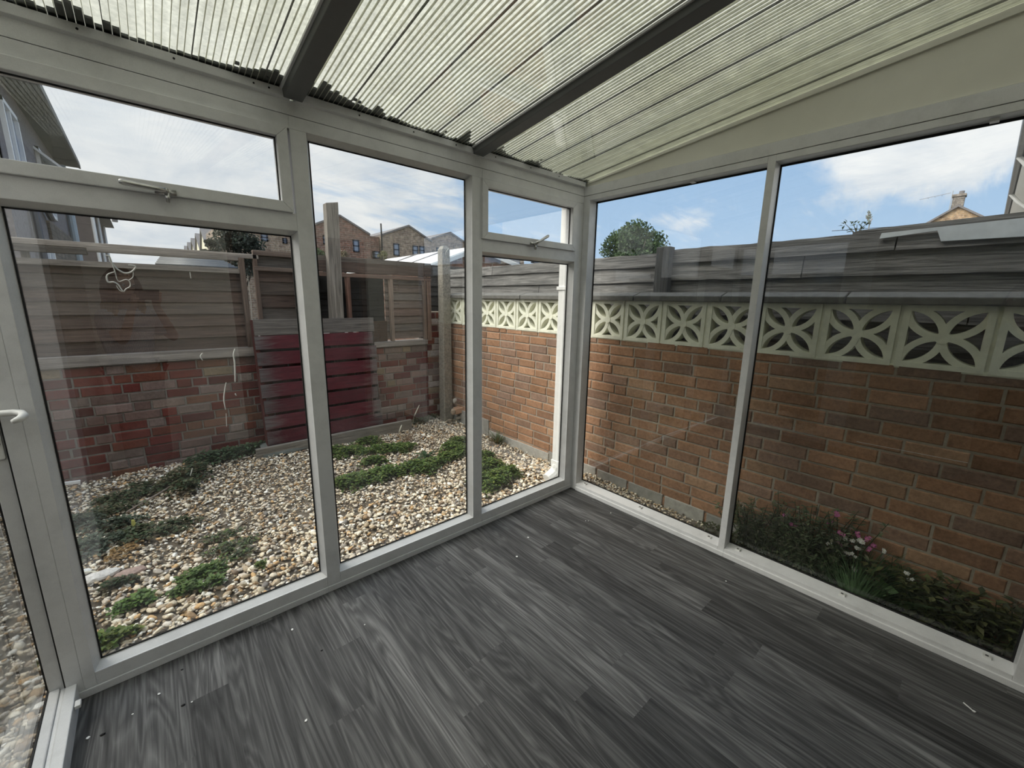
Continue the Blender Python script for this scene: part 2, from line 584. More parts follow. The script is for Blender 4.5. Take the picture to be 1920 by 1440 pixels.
# ---- garden-side windows (wall A, y = 0)
Z_HEAD, Z_TOP = 2.103, 2.151
window_1 = tag(struct(empty('window_1', (-2.25, 0, 0))), 'wide garden window with a top opener, beside the door', 'window')
m = MB()
m.box(-2.66, -1.842, .0, .066, .031, .085); m.box(-2.69, -1.842, 0, .066, Z_HEAD, Z_TOP)
m.box(-2.692, -2.66, .0, .066, .031, Z_HEAD); m.box(-2.66, -1.842, 0, .066, 1.715, 1.7845)
m.build('frame', U, window_1, bevel=.002)
m = MB(); m.box(-2.735, -1.842, -.004, .075, .0, .030); m.build('cill', U, window_1, bevel=.002)
pane_a(window_1, -2.66, -1.842, .085, 1.715)
sash_a(window_1, -2.66, -1.853, 1.7845, 2.1025, -2.258, math.pi - .06)

window_2 = tag(struct(empty('window_2', (-1.36, 0, 0))), 'tall fixed garden pane between the two mullions', 'window')
m = MB()
m.box(-1.779, -.948, 0, .066, .031, .085); m.box(-1.842, -.879, 0, .066, Z_HEAD, Z_TOP); m.build('frame', U, window_2, bevel=.002)
for a, b in ((-1.842, -1.779), (-.948, -.879)):
    m = MB(); m.box(a, b, 0, .066, .031, Z_HEAD); m.build('mullion', U, window_2, bevel=.002)
m = MB(); m.box(-1.842, -.879, -.004, .075, .0, .030); m.build('cill', U, window_2, bevel=.002)
pane_a(window_2, -1.779, -.948, .085, Z_HEAD)

window_3 = tag(struct(empty('window_3', (-.48, 0, 0))), 'narrow garden window with a top opener, beside the room corner', 'window')
m = MB()
m.box(-.879, -.075, 0, .066, .031, .085); m.box(-.879, .0, 0, .066, Z_HEAD, Z_TOP)
m.box(-.075, .0, 0, .066, .031, Z_HEAD); m.box(-.879, -.075, 0, .066, 1.715, 1.7845)
m.build('frame', U, window_3, bevel=.002)
m = MB(); m.box(-.879, -.0, -.004, .075, .0, .030); m.build('cill', U, window_3, bevel=.002)
pane_a(window_3, -.879, -.075, .085, 1.715)
sash_a(window_3, -.8855, -.083, 1.7845, 2.0985, -.49, .50)

# ---- corner post
m = MB(); m.box(.0, .088, 0, .075, 0, 2.21); struct(m.build('trim_1', U, bevel=.003))

# ---- eaves beam and the little moulding above it
m = MB(); m.box(-2.78, .0, -.001, .07, 2.1525, 2.205); m.box(-2.78, 0, .012, .07, 2.1505, 2.1526); struct(m.build('trim_2', U, bevel=.0012))
trim_3 = empty('trim_3', (-1.4, 0, 2.2)); struct(trim_3)
m = MB()
for a, b in ((-2.78, -1.832), (-1.812, -.925), (-.905, -.012)):
    m.prism([(a, -.001, 2.203), (a, -.016, 2.208), (a, -.018, 2.236), (a, .03, 2.240), (a, .03, 2.203)], (b - a, 0, 0))
m.build('moulding', U, trim_3, bevel=.0015)
for x in (-2.64, -2.41, -2.185, -1.955, -1.905, -1.79, -1.56, -1.30, -1.06, -.80, -.53, -.28):
    m = MB(); m.ball((x, -.0175, 2.222), (.004, .0025, .004), 1); m.build('screw', GASKET, trim_3)

# ---- right-hand wall (wall B, x = 0): deep frames, glass near the outside
XB = .080


def pane_b(win, y0, y1, z0, z1):
    m = MB()
    m.prism([(0.0, y0, z0), (XB, y0, z0 + .012), (XB, y0, z0)], (0, y1 - y0, 0))
    m.build('ledge', U, win)
    m = MB(); w = .006
    m.box(XB - .006, XB, y0, y1, z0 + .0105, z0 + .018); m.box(XB - .006, XB, y0, y1, z1 - w - .004, z1)
    m.box(XB - .007, XB, y0, y0 + w, z0, z1); m.box(XB - .007, XB, y1 - w, y1, z0, z1)
    m.build('gasket', GASKET, win)
    m = MB(); m.box(XB, XB + .004, y0 + .002, y1 - .002, z0 + .004, z1 - .002); m.build('glass_pane', GLASS_B, win)
    # plastic packers left on the ledge and up under the head
    for q, yy in enumerate((y1 - .06, (y0 + y1) / 2, y0 + .07)):
        m = MB(); m.tint(.92)
        m.box(.030, .052, yy - .012, yy + .012, z0 + .002, z0 + .0135); m.tint(.12); m.box(.034, .041, yy - .004, yy + .005, z0 + .0128, z0 + .0165)
        m.build('packer', WHITE, win)
    m = MB(); m.box(.028, .06, y0 + (y1 - y0) * .35, y0 + (y1 - y0) * .35 + .024, z1 - .009, z1 + .001); m.build('packer', WHITE, win)


ZB = 2.120
window_4 = tag(struct(empty('window_4', (0, -.6, 0))), 'tall fixed pane facing the brick wall, beside the room corner', 'window')
m = MB()
m.box(-.007, .088, -1.166, -.052, 0, .028); m.box(0, .088, -1.131, -.052, .0275, .050); m.box(0, .088, -1.131, -.052, ZB, 2.151)
m.box(0, .088, -.052, .0, .0, 2.151)
m.build('frame', U, window_4, bevel=.002)
m = MB(); m.box(0, .088, -1.166, -1.131, .028, 2.151); m.build('mullion', U, window_4, bevel=.002)
pane_b(window_4, -1.131, -.052, .050, ZB)
window_5 = tag(struct(empty('window_5', (0, -1.7, 0))), 'wide fixed pane facing the brick wall, nearest the camera', 'window')
m = MB()
m.box(-.007, .088, -2.32, -1.166, 0, .028); m.box(0, .088, -2.247, -1.166, .0275, .050); m.box(0, .088, -2.32, -1.166, ZB, 2.151)
m.build('frame', U, window_5, bevel=.002)
m = MB(); m.box(0, .088, -2.32, -2.247, .028, 2.151); m.build('mullion', U, window_5, bevel=.002)
pane_b(window_5, -2.247, -1.166, .050, ZB)

# head trim and gable infill panel
m = MB(); m.box(-.002, .088, RY, .0, 2.153, 2.209); struct(m.build('trim_4', U, bevel=.0015))
m = MB()
zt = lambda y: roof_z(y) - .002
m.prism([(.008, RY, 2.213), (.008, 0, 2.213), (.008, 0, zt(0)), (.008, RY, zt(RY))], (.075, 0, 0))
m.build('wall_right', PANEL)['kind'] = 'structure'
m = MB()
m.prism([(.0, RY, zt(RY) - .034), (.0, -.02, zt(-.02) - .012), (.0, -.02, zt(-.02)), (.0, RY, zt(RY))], (.009, 0, 0))
struct(m.build('trim_5', PANEL, bevel=.001))
m = MB(); m.box(0, .09, RY, -2.32, 0, 2.153); struct(m.build('wall_right_end', U))

# ---- roof: three twin-wall sheets on two bars
ceiling = tag(struct(empty('ceiling', (-1.4, -1.3, 2.4))), 'sloping lean-to roof of stained clear corrugated sheets', 'roof')
Y0, Y1 = .14, RY
PITCH = .0195


def debris_len(x):
    pts = [(-2.75, .035), (-2.5, .03), (-2.47, .02), (-2.44, .075), (-2.40, .085), (-2.37, .03), (-2.345, .07), (-2.31, .04), (-2.29, .02), (-2.15, .018), (-2.05, .03), (-1.98, .05),
           (-1.93, .075), (-1.88, .085), (-1.80, .14), (-1.72, .10), (-1.66, .085), (-1.6, .05), (-1.53, .045), (-1.5, .10), (-1.46, .035), (-1.3, .015), (-1.2, .03),
           (-1.08, .03), (-1.04, .14), (-1.0, .03), (-.95, .03), (-.88, .13), (-.80, .08), (-.74, .03), (-.60, .02), (-.55, .06), (-.5, .05), (-.44, .02), (-.2, .008), (-.05, .03)]
    return float(np.interp(x, [p[0] for p in pts], [p[1] for p in pts]))


rr = random.Random(5)
for (xa, xb) in ((-2.78, -1.822), (-1.822, -.915), (-.915, .085)):
    m = MB()
    th = .0105
    z = roof_z
    # upper, weathered skin
    m.add([(xa, Y0, z(Y0) + th), (xb, Y0, z(Y0) + th), (xb, Y1, z(Y1) + th), (xa, Y1, z(Y1) + th)], [(0, 1, 2, 3)])
    sheet = m.build('roof_sheet', ROOF, ceiling)
    m = MB(); n = int((xb - xa) / PITCH)
    for i in range(n + 1):
        x = xa + i * PITCH + rr.uniform(-.0008, .0008)
        w = .0007 if i % 11 else .0011
        m.tint(*((.80, .80, .72) if i % 11 else (.22, .22, .19)))
        m.add([(x + dx, y, z(y) + dz) for y in (Y0, Y1) for dx, dz in ((-w, 0.001), (w, 0.001), (w, th - .001), (-w, th - .001))],
              [(0, 1, 5, 4), (1, 2, 6, 5), (2, 3, 7, 6), (3, 0, 4, 7)])
    m.build('rib', mat_tinted('rib_plastic', .5, .3, .1, 20, .75) if 'rib_plastic' not in bpy.data.materials else bpy.data.materials['rib_plastic'], sheet)
    m = MB()
    m.box(xa, xb, 0, 1, 0, .0012)
    m.v = [(x, Y0 if y < .5 else Y1, z(Y0 if y < .5 else Y1) + dz) for x, y, dz in m.v]
    m.build('lower_skin', mat_glass('clear_polycarbonate', 1.45, .05) if 'clear_polycarbonate' not in bpy.data.materials else bpy.data.materials['clear_polycarbonate'], sheet)
    # algae and leaf mould that has run down inside the flutes to the eaves
    m = MB()
    for i in range(n):
        x = xa + i * PITCH
        L = debris_len(x + PITCH / 2) * rr.choice((.55, .8, .9, 1.0, 1.15))
        if L < .008: continue
        m.tint(rr.uniform(.6, 1.2))
        a, b = .06, -L
        m.add([(xx, yy, z(yy) + dz) for yy in (a, b) for xx, dz in ((x + .0012, .003), (x + PITCH - .0012, .003), (x + PITCH - .0012, .0100), (x + .0012, .0100))],
              [(0, 1, 2, 3), (7, 6, 5, 4), (0, 4, 5, 1), (1, 5, 6, 2), (2, 6, 7, 3), (3, 7, 4, 0)])
        if rr.random() < .12 and L > .03:
            b2 = b - rr.uniform(.01, .03)
            m.add([(xx, yy, z(yy) + dz) for yy in (b2, b2 - .012) for xx, dz in ((x + .003, .004), (x + PITCH - .003, .004), (x + PITCH - .003, .010), (x + .003, .010))],
                  [(0, 1, 2, 3), (7, 6, 5, 4), (0, 4, 5, 1), (1, 5, 6, 2), (2, 6, 7, 3), (3, 7, 4, 0)])
    m.build('algae', mat_plain('black_algae', (.035, .04, .036), .9, .3, 60) if 'black_algae' not in bpy.data.materials else bpy.data.materials['black_algae'], sheet, kind='stuff', label='black algae and leaf mould along the eaves')
for xa, xb in ((-1.856, -1.788), (-.949, -.881)):
    m = MB()
    ya, yb = -.012, RY
    d0 = .034
    for (a0, a1, lo, hi) in ((xa, xb, -d0, -.006),):
        m.add([(x, y, roof_z(y) + dz) for y in (ya, yb) for x, dz in ((a0, lo), (a1, lo), (a1 + .004, hi), (a0 - .004, hi))],
              [(0, 1, 2, 3), (7, 6, 5, 4), (0, 4, 5, 1), (1, 5, 6, 2), (2, 6, 7, 3), (3, 7, 4, 0)])
    b = m.build('glazing_bar', BAR, ceiling, bevel=.002)
    m = MB()
    m.add([(x, y, roof_z(y) + dz) for y in (ya, yb) for x, dz in ((xa - .012, -.008), (xb + .012, -.008), (xb + .012, -.0005), (xa - .012, -.0005))],
          [(0, 1, 2, 3), (7, 6, 5, 4), (0, 4, 5, 1), (1, 5, 6, 2), (2, 6, 7, 3), (3, 7, 4, 0)])
    m.build('flange', U, b)

# ---- left-hand wall (wall C): French doors, seen at a very flat angle
door_1 = tag(struct(empty('door_1', (-2.76, -.45, 0))), 'white glazed garden door at the left edge', 'door')
m = MB()
m.box(-2.735, -2.692, .0, .07, .0305, 2.151)                       # jamb against the window
m.box(-2.777, -2.738, .012, .07, .03, 2.151)
m.box(-2.79, -2.705, -1.19, -1.03, .03, 2.151)
m.box(-2.79, -2.705, -1.19, .0, 2.06, 2.151)
m.build('frame', U, door_1, bevel=.002)
m = MB(); m.tint(1)
m.box(-2.737, -2.707, -1.19, .0, .0, .072); m.box(-2.750, -2.737, -1.19, .012, .0, .066); m.box(-2.777, -2.750, -1.19, .012, .0, .073)
m.build('threshold', U, door_1, bevel=.003)
m = MB(); m.box(-2.7385, -2.7345, .002, .02, .07, 2.06); m.box(-2.783, -2.777, .02, .035, .07, 2.06); m.box(-2.782, -2.777, -.93, .03, .068, .076)
m.build('gasket', GASKET, door_1)
m = MB(); m.box(-2.788, -2.783, -.97, .034, .078, 2.05); m.build('pane', GLASS, door_1)
m = MB(); m.box(-2.80, -2.70, -1.03, -.96, .07, 2.06); m.build('stile', U, door_1, bevel=.003)
# handle: long plate, lever that stands off the plate, runs inward and hooks back
m = MB()
m.box(-2.776, -2.742, .0015, .0125, .935, 1.155)
hp = m.build('handle_plate', WHITE, door_1, bevel=.006, seg=3)
m = MB(); m.box(-2.752, -2.746, -.004, .0016, .985, 1.015); m.build('keyhole', GASKET, hp)
m = MB()
m.tube([(-2.763, .004, 1.083), (-2.755, -.018, 1.085), (-2.735, -.028, 1.088), (-2.700, -.034, 1.088), (-2.682, -.042, 1.085), (-2.676, -.058, 1.080), (-2.682, -.078, 1.075), (-2.694, -.092, 1.072)],
       [.011, .011, .010, .010, .0105, .011, .010, .007], 12)
m.build('handle', WHITE, door_1, smooth=True)
m = MB(); m.box(-2.705, -2.690, -.115, -.085, .055, .068); m.build('keep', WHITE, door_1, bevel=.002)
# solid run of wall beyond the doors and the triangle above them
m = MB(); m.box(-2.80, -2.70, RY, -1.19, 0, 2.151); struct(m.build('wall_left', mat_plain('buff_plaster', (.46, .42, .36), .8, .08, 6)))
m = MB()
m.prism([(-2.79, RY, 2.153), (-2.79, .07, 2.153), (-2.79, .07, zt(.07)), (-2.79, RY, zt(RY))], (.06, 0, 0))
struct(m.build('wall_left_gable', PANEL))

# ---- the house behind the camera: cream painted brick with a dark doorway (seen mirrored in the panes)
PAINT = mat_plain('cream_paint', (.80, .78, .72), .75, .06, 9, bump=.2)
m = MB()


def painted_bricks(m, x0, x1, z0, z1):
    m.box(x0, x1, RY - .25, RY - .006, z0, z1)
    k = 0; zz = z0
    while zz < min(z1, 2.9):
        x = x0 - (k % 2) * .112
        while x < x1:
            a, b = max(x + .005, x0), min(x + .22, x1)
            if b - a > .02: m.box(a, b, RY - .012, RY, zz + .005, min(zz + .07, z1))
            x += .225
        zz += .075; k += 1


painted_bricks(m, -3.1, -1.72, -.2, 5.2)
painted_bricks(m, -.38, .12, -.2, 5.2)
painted_bricks(m, -1.72, -.38, 2.07, 5.2)
m.box(-9, -3.1, RY - .25, RY, -.2, 5.2)
struct(m.build('wall_back', PAINT))
m = MB()
m.box(-1.78, -.32, RY - 1.9, RY - 1.8, -.05, 2.4); m.box(-1.8, -1.72, RY - 1.8, RY - .25, -.05, 2.4); m.box(-.38, -.30, RY - 1.8, RY - .25, -.05, 2.4)
m.box(-1.8, -.3, RY - 1.9, RY - .25, 2.36, 2.44); m.box(-1.8, -.3, RY - 1.9, RY, -.08, -.002)
struct(m.build('wall_inner', mat_plain('dark_room', (.10, .09, .085), .8, .1, 4)))
m = MB()
m.box(-1.72, -1.66, RY - .12, RY - .05, 0, 2.07); m.box(-.44, -.38, RY - .12, RY - .05, 0, 2.07); m.box(-1.66, -.44, RY - .12, RY - .05, 2.01, 2.07)
struct(m.build('door_2', mat_plain('brown_door_frame', (.16, .09, .06), .5, .1, 9), bevel=.003))

# ================================================================== THE GARDEN
WX = 0.30             # face of the brick boundary wall
FY = 2.35             # face of the rear wall


def gz(x, y):
    x = np.asarray(x, float); y = np.asarray(y, float)
    t = np.clip(y, 0, FY) / FY
    z = -.03 + t * (.035 + .06 * np.clip(-x / 3.0, 0, 1))
    z = z + np.where((y < 0.2) & (x > 0), .022 + .10 * (x - .2), 0) * np.clip((.2 - y) / .2, 0, 1)
    return z + .012 * np.sin(3.1 * x + 1.0) * np.cos(2.7 * y) + .006 * np.sin(7 * x) * np.sin(6 * y + 1)


def build_ground():
    xs = np.linspace(-6.5, .62, 90); ys = np.linspace(-3.0, 2.6, 70)
    m = MB()
    vs = [(x, y, float(gz(x, y)) - .012) for y in ys for x in xs]
    nx = len(xs)
    fs = []
    for j in range(len(ys) - 1):
        for i in range(nx - 1):
            x, y = xs[i] + .04, ys[j] + .04
            if -2.78 < x < 0.0 and y < .0: continue
            fs.append((j * nx + i, j * nx + i + 1, (j + 1) * nx + i + 1, (j + 1) * nx + i))
    m.add(vs, fs)
    struct(m.build('ground', SOIL, smooth=True))
    m = MB(); m.box(-60, 120, 2.65, 120, -.35, -.1); m.box(.62, 120, -60, 2.65, -.35, -.1); m.box(-60, -6.5, -60, 2.65, -.35, -.1)
    struct(m.build('ground_beyond', mat_plain('rough_paving', (.15, .145, .13), .95, .3, 2)))


build_ground()

PALETTE = np.array([(.66, .60, .48), (.56, .48, .35), (.42, .33, .22), (.74, .71, .63), (.34, .23, .13), (.50, .43, .34), (.32, .28, .23), (.48, .31, .15), (.22, .16, .11), (.62, .54, .42), (.54, .49, .42), (.20, .18, .16)])
PROB = np.array([.16, .15, .13, .10, .08, .08, .08, .05, .06, .06, .035, .035]); PROB = PROB / PROB.sum()


def gravel_mesh(name, n, x0, x1, y0, y1, smin, smax, sub, keep, tone=1.0, seed=0):
    rng = np.random.default_rng(seed)
    V, F = ICO[sub]; V = np.array(V); F = np.array(F)
    x = rng.uniform(x0, x1, n); y = rng.uniform(y0, y1, n)
    k = keep(x, y, rng); x, y = x[k], y[k]; n = len(x)
    a = smin + (smax - smin) * rng.random(n) ** 2.2
    sc = np.stack([a * rng.uniform(.75, 1.25, n), a * rng.uniform(.55, .95, n), a * rng.uniform(.26, .55, n)], 1) * .5
    P = V[None] * (1 + rng.uniform(-.30, .22, (n, len(V), 1)))
    P = P * sc[:, None, :]
    # random tilt then spin
    t = rng.normal(0, .38, n); s = rng.uniform(0, 2 * np.pi, n)
    ct, st = np.cos(t)[:, None], np.sin(t)[:, None]
    X = P[..., 0] * ct + P[..., 2] * st; Z = -P[..., 0] * st + P[..., 2] * ct; Y = P[..., 1]
    cs, ss = np.cos(s)[:, None], np.sin(s)[:, None]
    P = np.stack([X * cs - Y * ss, X * ss + Y * cs, Z], -1)
    z = gz(x, y) + rng.uniform(-.008, .012, n)
    P += np.stack([x, y, z], 1)[:, None, :]
    faces = (F[None] + (np.arange(n) * len(V))[:, None, None]).reshape(-1, 3)
    me = bpy.data.meshes.new(name)
    me.vertices.add(n * len(V)); me.vertices.foreach_set('co', P.reshape(-1).astype(np.float32))
    nf = len(faces)
    me.loops.add(nf * 3); me.loops.foreach_set('vertex_index', faces.reshape(-1).astype(np.int32))
    me.polygons.add(nf); me.polygons.foreach_set('loop_start', (np.arange(nf) * 3).astype(np.int32)); me.polygons.foreach_set('loop_total', np.full(nf, 3, np.int32))
    c = PALETTE[rng.choice(len(PALETTE), n, p=PROB)] * 1.42 * rng.uniform(.78, 1.12, (n, 1)) * tone
    ca = me.color_attributes.new('tint', 'FLOAT_COLOR', 'CORNER')
    arr = np.ones((n, len(F) * 3, 4), np.float32); arr[..., :3] = c[:, None, :]
    ca.data.foreach_set('color', arr.reshape(-1))
    me.materials.append(STONE)
    me.update(); me.validate()
    o = bpy.data.objects.new(name, me); COL.objects.link(o)
    return o


# beds of weeds: (px, py) in ground coordinates, radius x, radius y
def hole(x, y):
    return np.zeros(len(x), bool)


o = gravel_mesh('gravel', 30000, -3.7, .29, .085, 2.34, .012, .040, 1, lambda x, y, r: (y > .75) | (x < -2.9), seed=1)
tag(o, 'cream and tan stone chippings covering the yard beyond the windows', 'gravel', kind='stuff')
o = gravel_mesh('gravel', 6800, -2.9, .29, .085, .75, .013, .045, 2, lambda x, y, r: np.ones(len(x), bool), seed=4)
tag(o, 'larger pale stone chippings lying close under the garden windows', 'gravel', kind='stuff')
o = gravel_mesh('gravel', 4200, -3.95, -2.82, -1.2, .08, .016, .045, 1, lambda x, y, r: np.ones(len(x), bool), seed=2)
tag(o, 'stone chippings outside the glazed door at the left', 'gravel', kind='stuff')
o = gravel_mesh('gravel', 1500, .09, .295, -1.0, .09, .014, .032, 1, lambda x, y, r: r.random(len(x)) < np.clip((y + 1.05) * 1.6, .05, 1), seed=3)
tag(o, 'thin strip of stone chippings between corner window and brick wall', 'gravel', kind='stuff')


# ---- brick walls: every brick its own bevelled block inside one mesh
def brick_wall(plane, length0, length1, z0, z1, face, thick, palette, weights, seed, jitter=.0025, course=.075, blen=.222, mort=.010, headers=.12, paint=None, cut=None):
    """plane 'x': wall face at x=face looking to -x, bricks run along y; plane 'y': face at y=face looking to -y"""
    r = random.Random(seed)
    m = MB(); k = 0; z = z0
    while z < z1 - .02:
        s = length0 - r.random() * .2
        h = min(course - mort, z1 - z)
        while s < length1:
            L = blen * (.48 if r.random() < headers else 1.0) * r.uniform(.96, 1.03)
            a, b = max(s + mort / 2, length0), min(s + L - mort / 2, length1)
            s += L
            if b - a < .02: continue
            c = np.array(r.choices(palette, weights)[0]) * r.uniform(.82, 1.15)
            if paint and r.random() < paint[0]: c = c * (1 - paint[2]) + np.array(paint[1]) * paint[2]
            m.tint(*c)
            j = r.uniform(-jitter, jitter); e = .005
            za, zb = z + mort / 2 + r.uniform(-.001, .001), z + mort / 2 + h
            d0, d1 = face + j, face + .05
            if plane == 'x':
                q = lambda d, t, w: (d, t, w)
            else:
                q = lambda d, t, w: (t, d, w)
            vs = [q(d0, a + e, za + e), q(d0, b - e, za + e), q(d0, b - e, zb - e), q(d0, a + e, zb - e),
                  q(d0 + e, a, za), q(d0 + e, b, za), q(d0 + e, b, zb), q(d0 + e, a, zb),
                  q(d1, a, za), q(d1, b, za), q(d1, b, zb), q(d1, a, zb)]
            fs = [(0, 1, 2, 3), (0, 4, 5, 1), (1, 5, 6, 2), (2, 6, 7, 3), (3, 7, 4, 0), (4, 8, 9, 5), (5, 9, 10, 6), (6, 10, 11, 7), (7, 11, 8, 4)]
            if plane == 'x': fs = [tuple(reversed(f)) for f in fs]
            m.add(vs, fs)
        z += course; k += 1
    return m


ORANGE = [(.36, .200, .118), (.38, .215, .130), (.32, .180, .112), (.29, .180, .126), (.40, .245, .152), (.26, .170, .126)]
BLK0, BLK1 = 1.172, 1.452
wall_garden_right = tag(struct(empty('wall_garden_right', (WX + .05, 0, 0))), 'orange brown brick boundary wall running along the right', 'wall')
brick_wall('x', -3.0, 2.42, -.155 + .0, BLK0 - .002, WX, .1, ORANGE, [5, 4, 4, 3, 2, 2], 21, headers=.05).build('bricks', BRICK, wall_garden_right)
m = MB(); m.box(WX + .006, WX + .10, -3.0, 2.42, -.3, BLK0 - .004); m.build('mortar', MORTAR, wall_garden_right)
m = MB(); r = random.Random(8)
s = -3.0
for zz, s0 in ((-.22, -3.0), (-.145, -3.0)):
    pass
# stepped concrete footing blocks at the foot of the wall
for y0, y1, zt_ in ((1.42, 2.42, .165), (.52, 1.42, .055), (.22, .52, .075), (-.02, .21, .09), (-.32, -.03, .085), (-.62, -.33, .082), (-.92, -.63, .08), (-1.3, -.93, .07)):
    m.tint(r.uniform(.8, 1.15)); m.box(WX - .008, WX + .02, y0 + .004, y1 - .004, -.25, zt_)
m.build('footing', CONC, wall_garden_right, bevel=.004)

# ---- pierced screen blocks
ORD = ['first', 'second', 'third', 'fourth', 'fifth', 'sixth', 'seventh', 'eighth', 'ninth', 'tenth', 'eleventh', 'twelfth', 'thirteenth', 'fourteenth', 'fifteenth', 'sixteenth']


def screen_block_mesh():
    """290 mm block, face in the y-z plane at x=0, body to x=+.09, centre at origin of y-z"""
    m = MB(); a = .143; t = .024; d0, d1 = -.004, .09
    # outer frame, splayed edge
    for (ys, zs) in (((-a, a), (-a, -a + t)), ((-a, a), (a - t, a)), ((-a, -a + t), (-a + t, a - t)), ((a - t, a), (-a + t, a - t))):
        m.box(d0, d1, ys[0], ys[1], zs[0], zs[1])
    b = a - t / 2; w = .0140; N = 22
    for ai, (cy, cz, a0) in enumerate(((0, -b, 0), (b, 0, math.pi / 2), (0, b, math.pi), (-b, 0, 3 * math.pi / 2))):
        # half ring about the middle of a side: through the block's centre and two corners
        inn = []; out = []
        for k in range(N + 1):
            th = a0 + math.pi * k / N
            for lst, rad in ((inn, b - w), (out, b + w)):
                y = max(-a + .004, min(a - .004, cy + rad * math.cos(th))); z = max(-a + .004, min(a - .004, cz + rad * math.sin(th)))
                lst.append((y, z))
        vs = []
        e0, e1 = d0 + .005 + .0011 * ai, d1 - .005 - .0011 * ai
        for (yi, zi), (yo, zo) in zip(inn, out):
            vs += [(e0, yi, zi), (e0, yo, zo), (e1, yo, zo), (e1, yi, zi)]
        fs = []
        for k in range(N):
            o = 4 * k; p = o + 4
            fs += [(o, o + 1, p + 1, p), (o + 1, o + 2, p + 2, p + 1), (o + 2, o + 3, p + 3, p + 2), (o + 3, o, p, p + 3)]
        fs += [(3, 2, 1, 0), (4 * N, 4 * N + 1, 4 * N + 2, 4 * N + 3)]
        m.add(vs, fs)
    # hub
    hub = []
    for k in range(16):
        th = 2 * math.pi * k / 16; rad = .026
        hub.append((d0 + .002, rad * math.cos(th), rad * math.sin(th)))
    m.prism(hub, (.08, 0, 0))
    return m


blk = None
ys_blocks = [2.06 - .300 * k for k in range(15)]
for k, y in enumerate(ys_blocks):
    if blk is None:
        o = screen_block_mesh().build('screen_block', CAST); blk = o
    else:
        o = blk.copy(); COL.objects.link(o)
    o.location = (WX - .002, y, (BLK0 + BLK1) / 2)
    lab = ('white painted pierced screen block, ' if k < 7 else 'cream pierced screen block, ') + ORD[k] + ' along the wall from the concrete post'
    tag(o, lab, 'screen block', 'pierced screen blocks on the brick wall')
m = MB()
for k in range(16):
    y = 2.06 + .15 - .3 * k
    m.tint(random.Random(k).uniform(.85, 1.1)); m.box(WX + .001, WX + .08, y - .008, y + .008, BLK0 - .004, BLK1 + .004)
m.box(WX + .0, WX + .085, -2.5, 2.21, BLK0 - .010, BLK0 + .008)
m.build('joint_mortar', CAST, wall_garden_right)

# ---- coping stones on the blocks
cop = None
for k in range(8):
    y1 = 2.12 - .6 * k
    if cop is None:
        m = MB()
        m.tint(.42); m.prism([(-.085, 0, 0), (-.085, 0, .035), (0, 0, .060), (.085, 0, .035), (.085, 0, 0)], (0, -.592, 0))
        cop = o = m.build('coping_stone', CONC, bevel=.005)
    else:
        o = cop.copy(); COL.objects.link(o)
    o.location = (WX + .045, y1, BLK1 + .004)
    tag(o, 'weathered grey concrete coping, %s along the block wall from the concrete post' % ORD[k], 'coping stone', 'coping stones on the block wall')

# ---- neighbour's boarded fence behind the block wall
FX = .47


def board_rows(fence, ya, yb, rows, seed):
    r = random.Random(seed)
    for (z0, z1, dx, splits) in rows:
        cuts = [ya] + splits + [yb]
        for a, b in zip(cuts, cuts[1:]):
            m = MB(); m.tint(r.uniform(.8, 1.15))
            n = 14; top = []; bot = []
            for i in range(n + 1):
                y = a + .003 + (b - a - .006) * i / n
                top.append((FX + dx + .012, y, z1 + r.uniform(-.004, .004))); bot.append((FX + dx - .004, y, z0 + r.uniform(-.003, .003)))
            vs = []
            for tpt, bpt in zip(top, bot):
                vs += [bpt, tpt, (tpt[0] + .018, tpt[1], tpt[2]), (bpt[0] + .02, bpt[1], bpt[2])]
            fs = []
            for i in range(n):
                o = 4 * i; p = o + 4
                fs += [(o, o + 1, p + 1, p), (o + 1, o + 2, p + 2, p + 1), (o + 2, o + 3, p + 3, p + 2), (o + 3, o, p, p + 3)]
            fs += [(0, 3, 2, 1), (4 * n, 4 * n + 1, 4 * n + 2, 4 * n + 3)]
            m.add(vs, fs); m.build('board', WOODY, fence)
        for y in splits:
            m = MB(); m.tint(.16); m.box(FX + dx + .016, FX + dx + .036, y - .03, y + .03, z0 - .01, z1 - .004); m.build('batten', WOODZ, fence)  # dark strip added behind each split so no light shows through the gap


fp = empty('boarded_fence', (FX, 1.2, 1.0), 'grey weathered boarded fence behind the block wall, beyond the square dark post', 'fence', 'boarded fence along the right')
board_rows(fp, -.42, 3.1, [(1.702, 1.795, 0, [1.6]), (1.592, 1.718, .004, []), (1.49, 1.605, .008, [.9]), (1.37, 1.50, .012, []), (1.24, 1.38, .016, []), (1.1, 1.25, .02, [])], 3)
fp = empty('boarded_fence', (FX, -1.5, 1.0), 'grey weathered boarded fence behind the block wall, nearest the camera', 'fence', 'boarded fence along the right')
board_rows(fp, -3.2, -.425, [(1.720, 1.812, 0, [-1.60]), (1.602, 1.735, .004, [-1.22]), (1.49, 1.615, .008, []), (1.37, 1.50, .012, [-1.9]), (1.24, 1.38, .016, []), (1.1, 1.25, .02, [])], 4)
m = MB(); m.tint(.42, .46, .52); m.box(FX - .055, FX + .02, -.435, -.335, 1.0, 1.83)
tag(m.build('fence_post', WOODZ, bevel=.004), 'square dark blue-grey post standing in front of the boarded fence', 'post')
m = MB()
m.prism([(FX - .012, y, z) for y, z in ((-1.535, 1.780), (-1.738, 1.797), (-1.757, 1.748), (-2.7, 1.738), (-2.7, 1.845), (-1.54, 1.806))], (.010, 0, 0))
tag(m.build('white_plank', mat_plain('white_painted_wood', (.66, .70, .72), .6, .15, 14)), 'white painted plank with a sloped end on the boarded fence top', 'plank')
m = MB(); m.tint(.9)
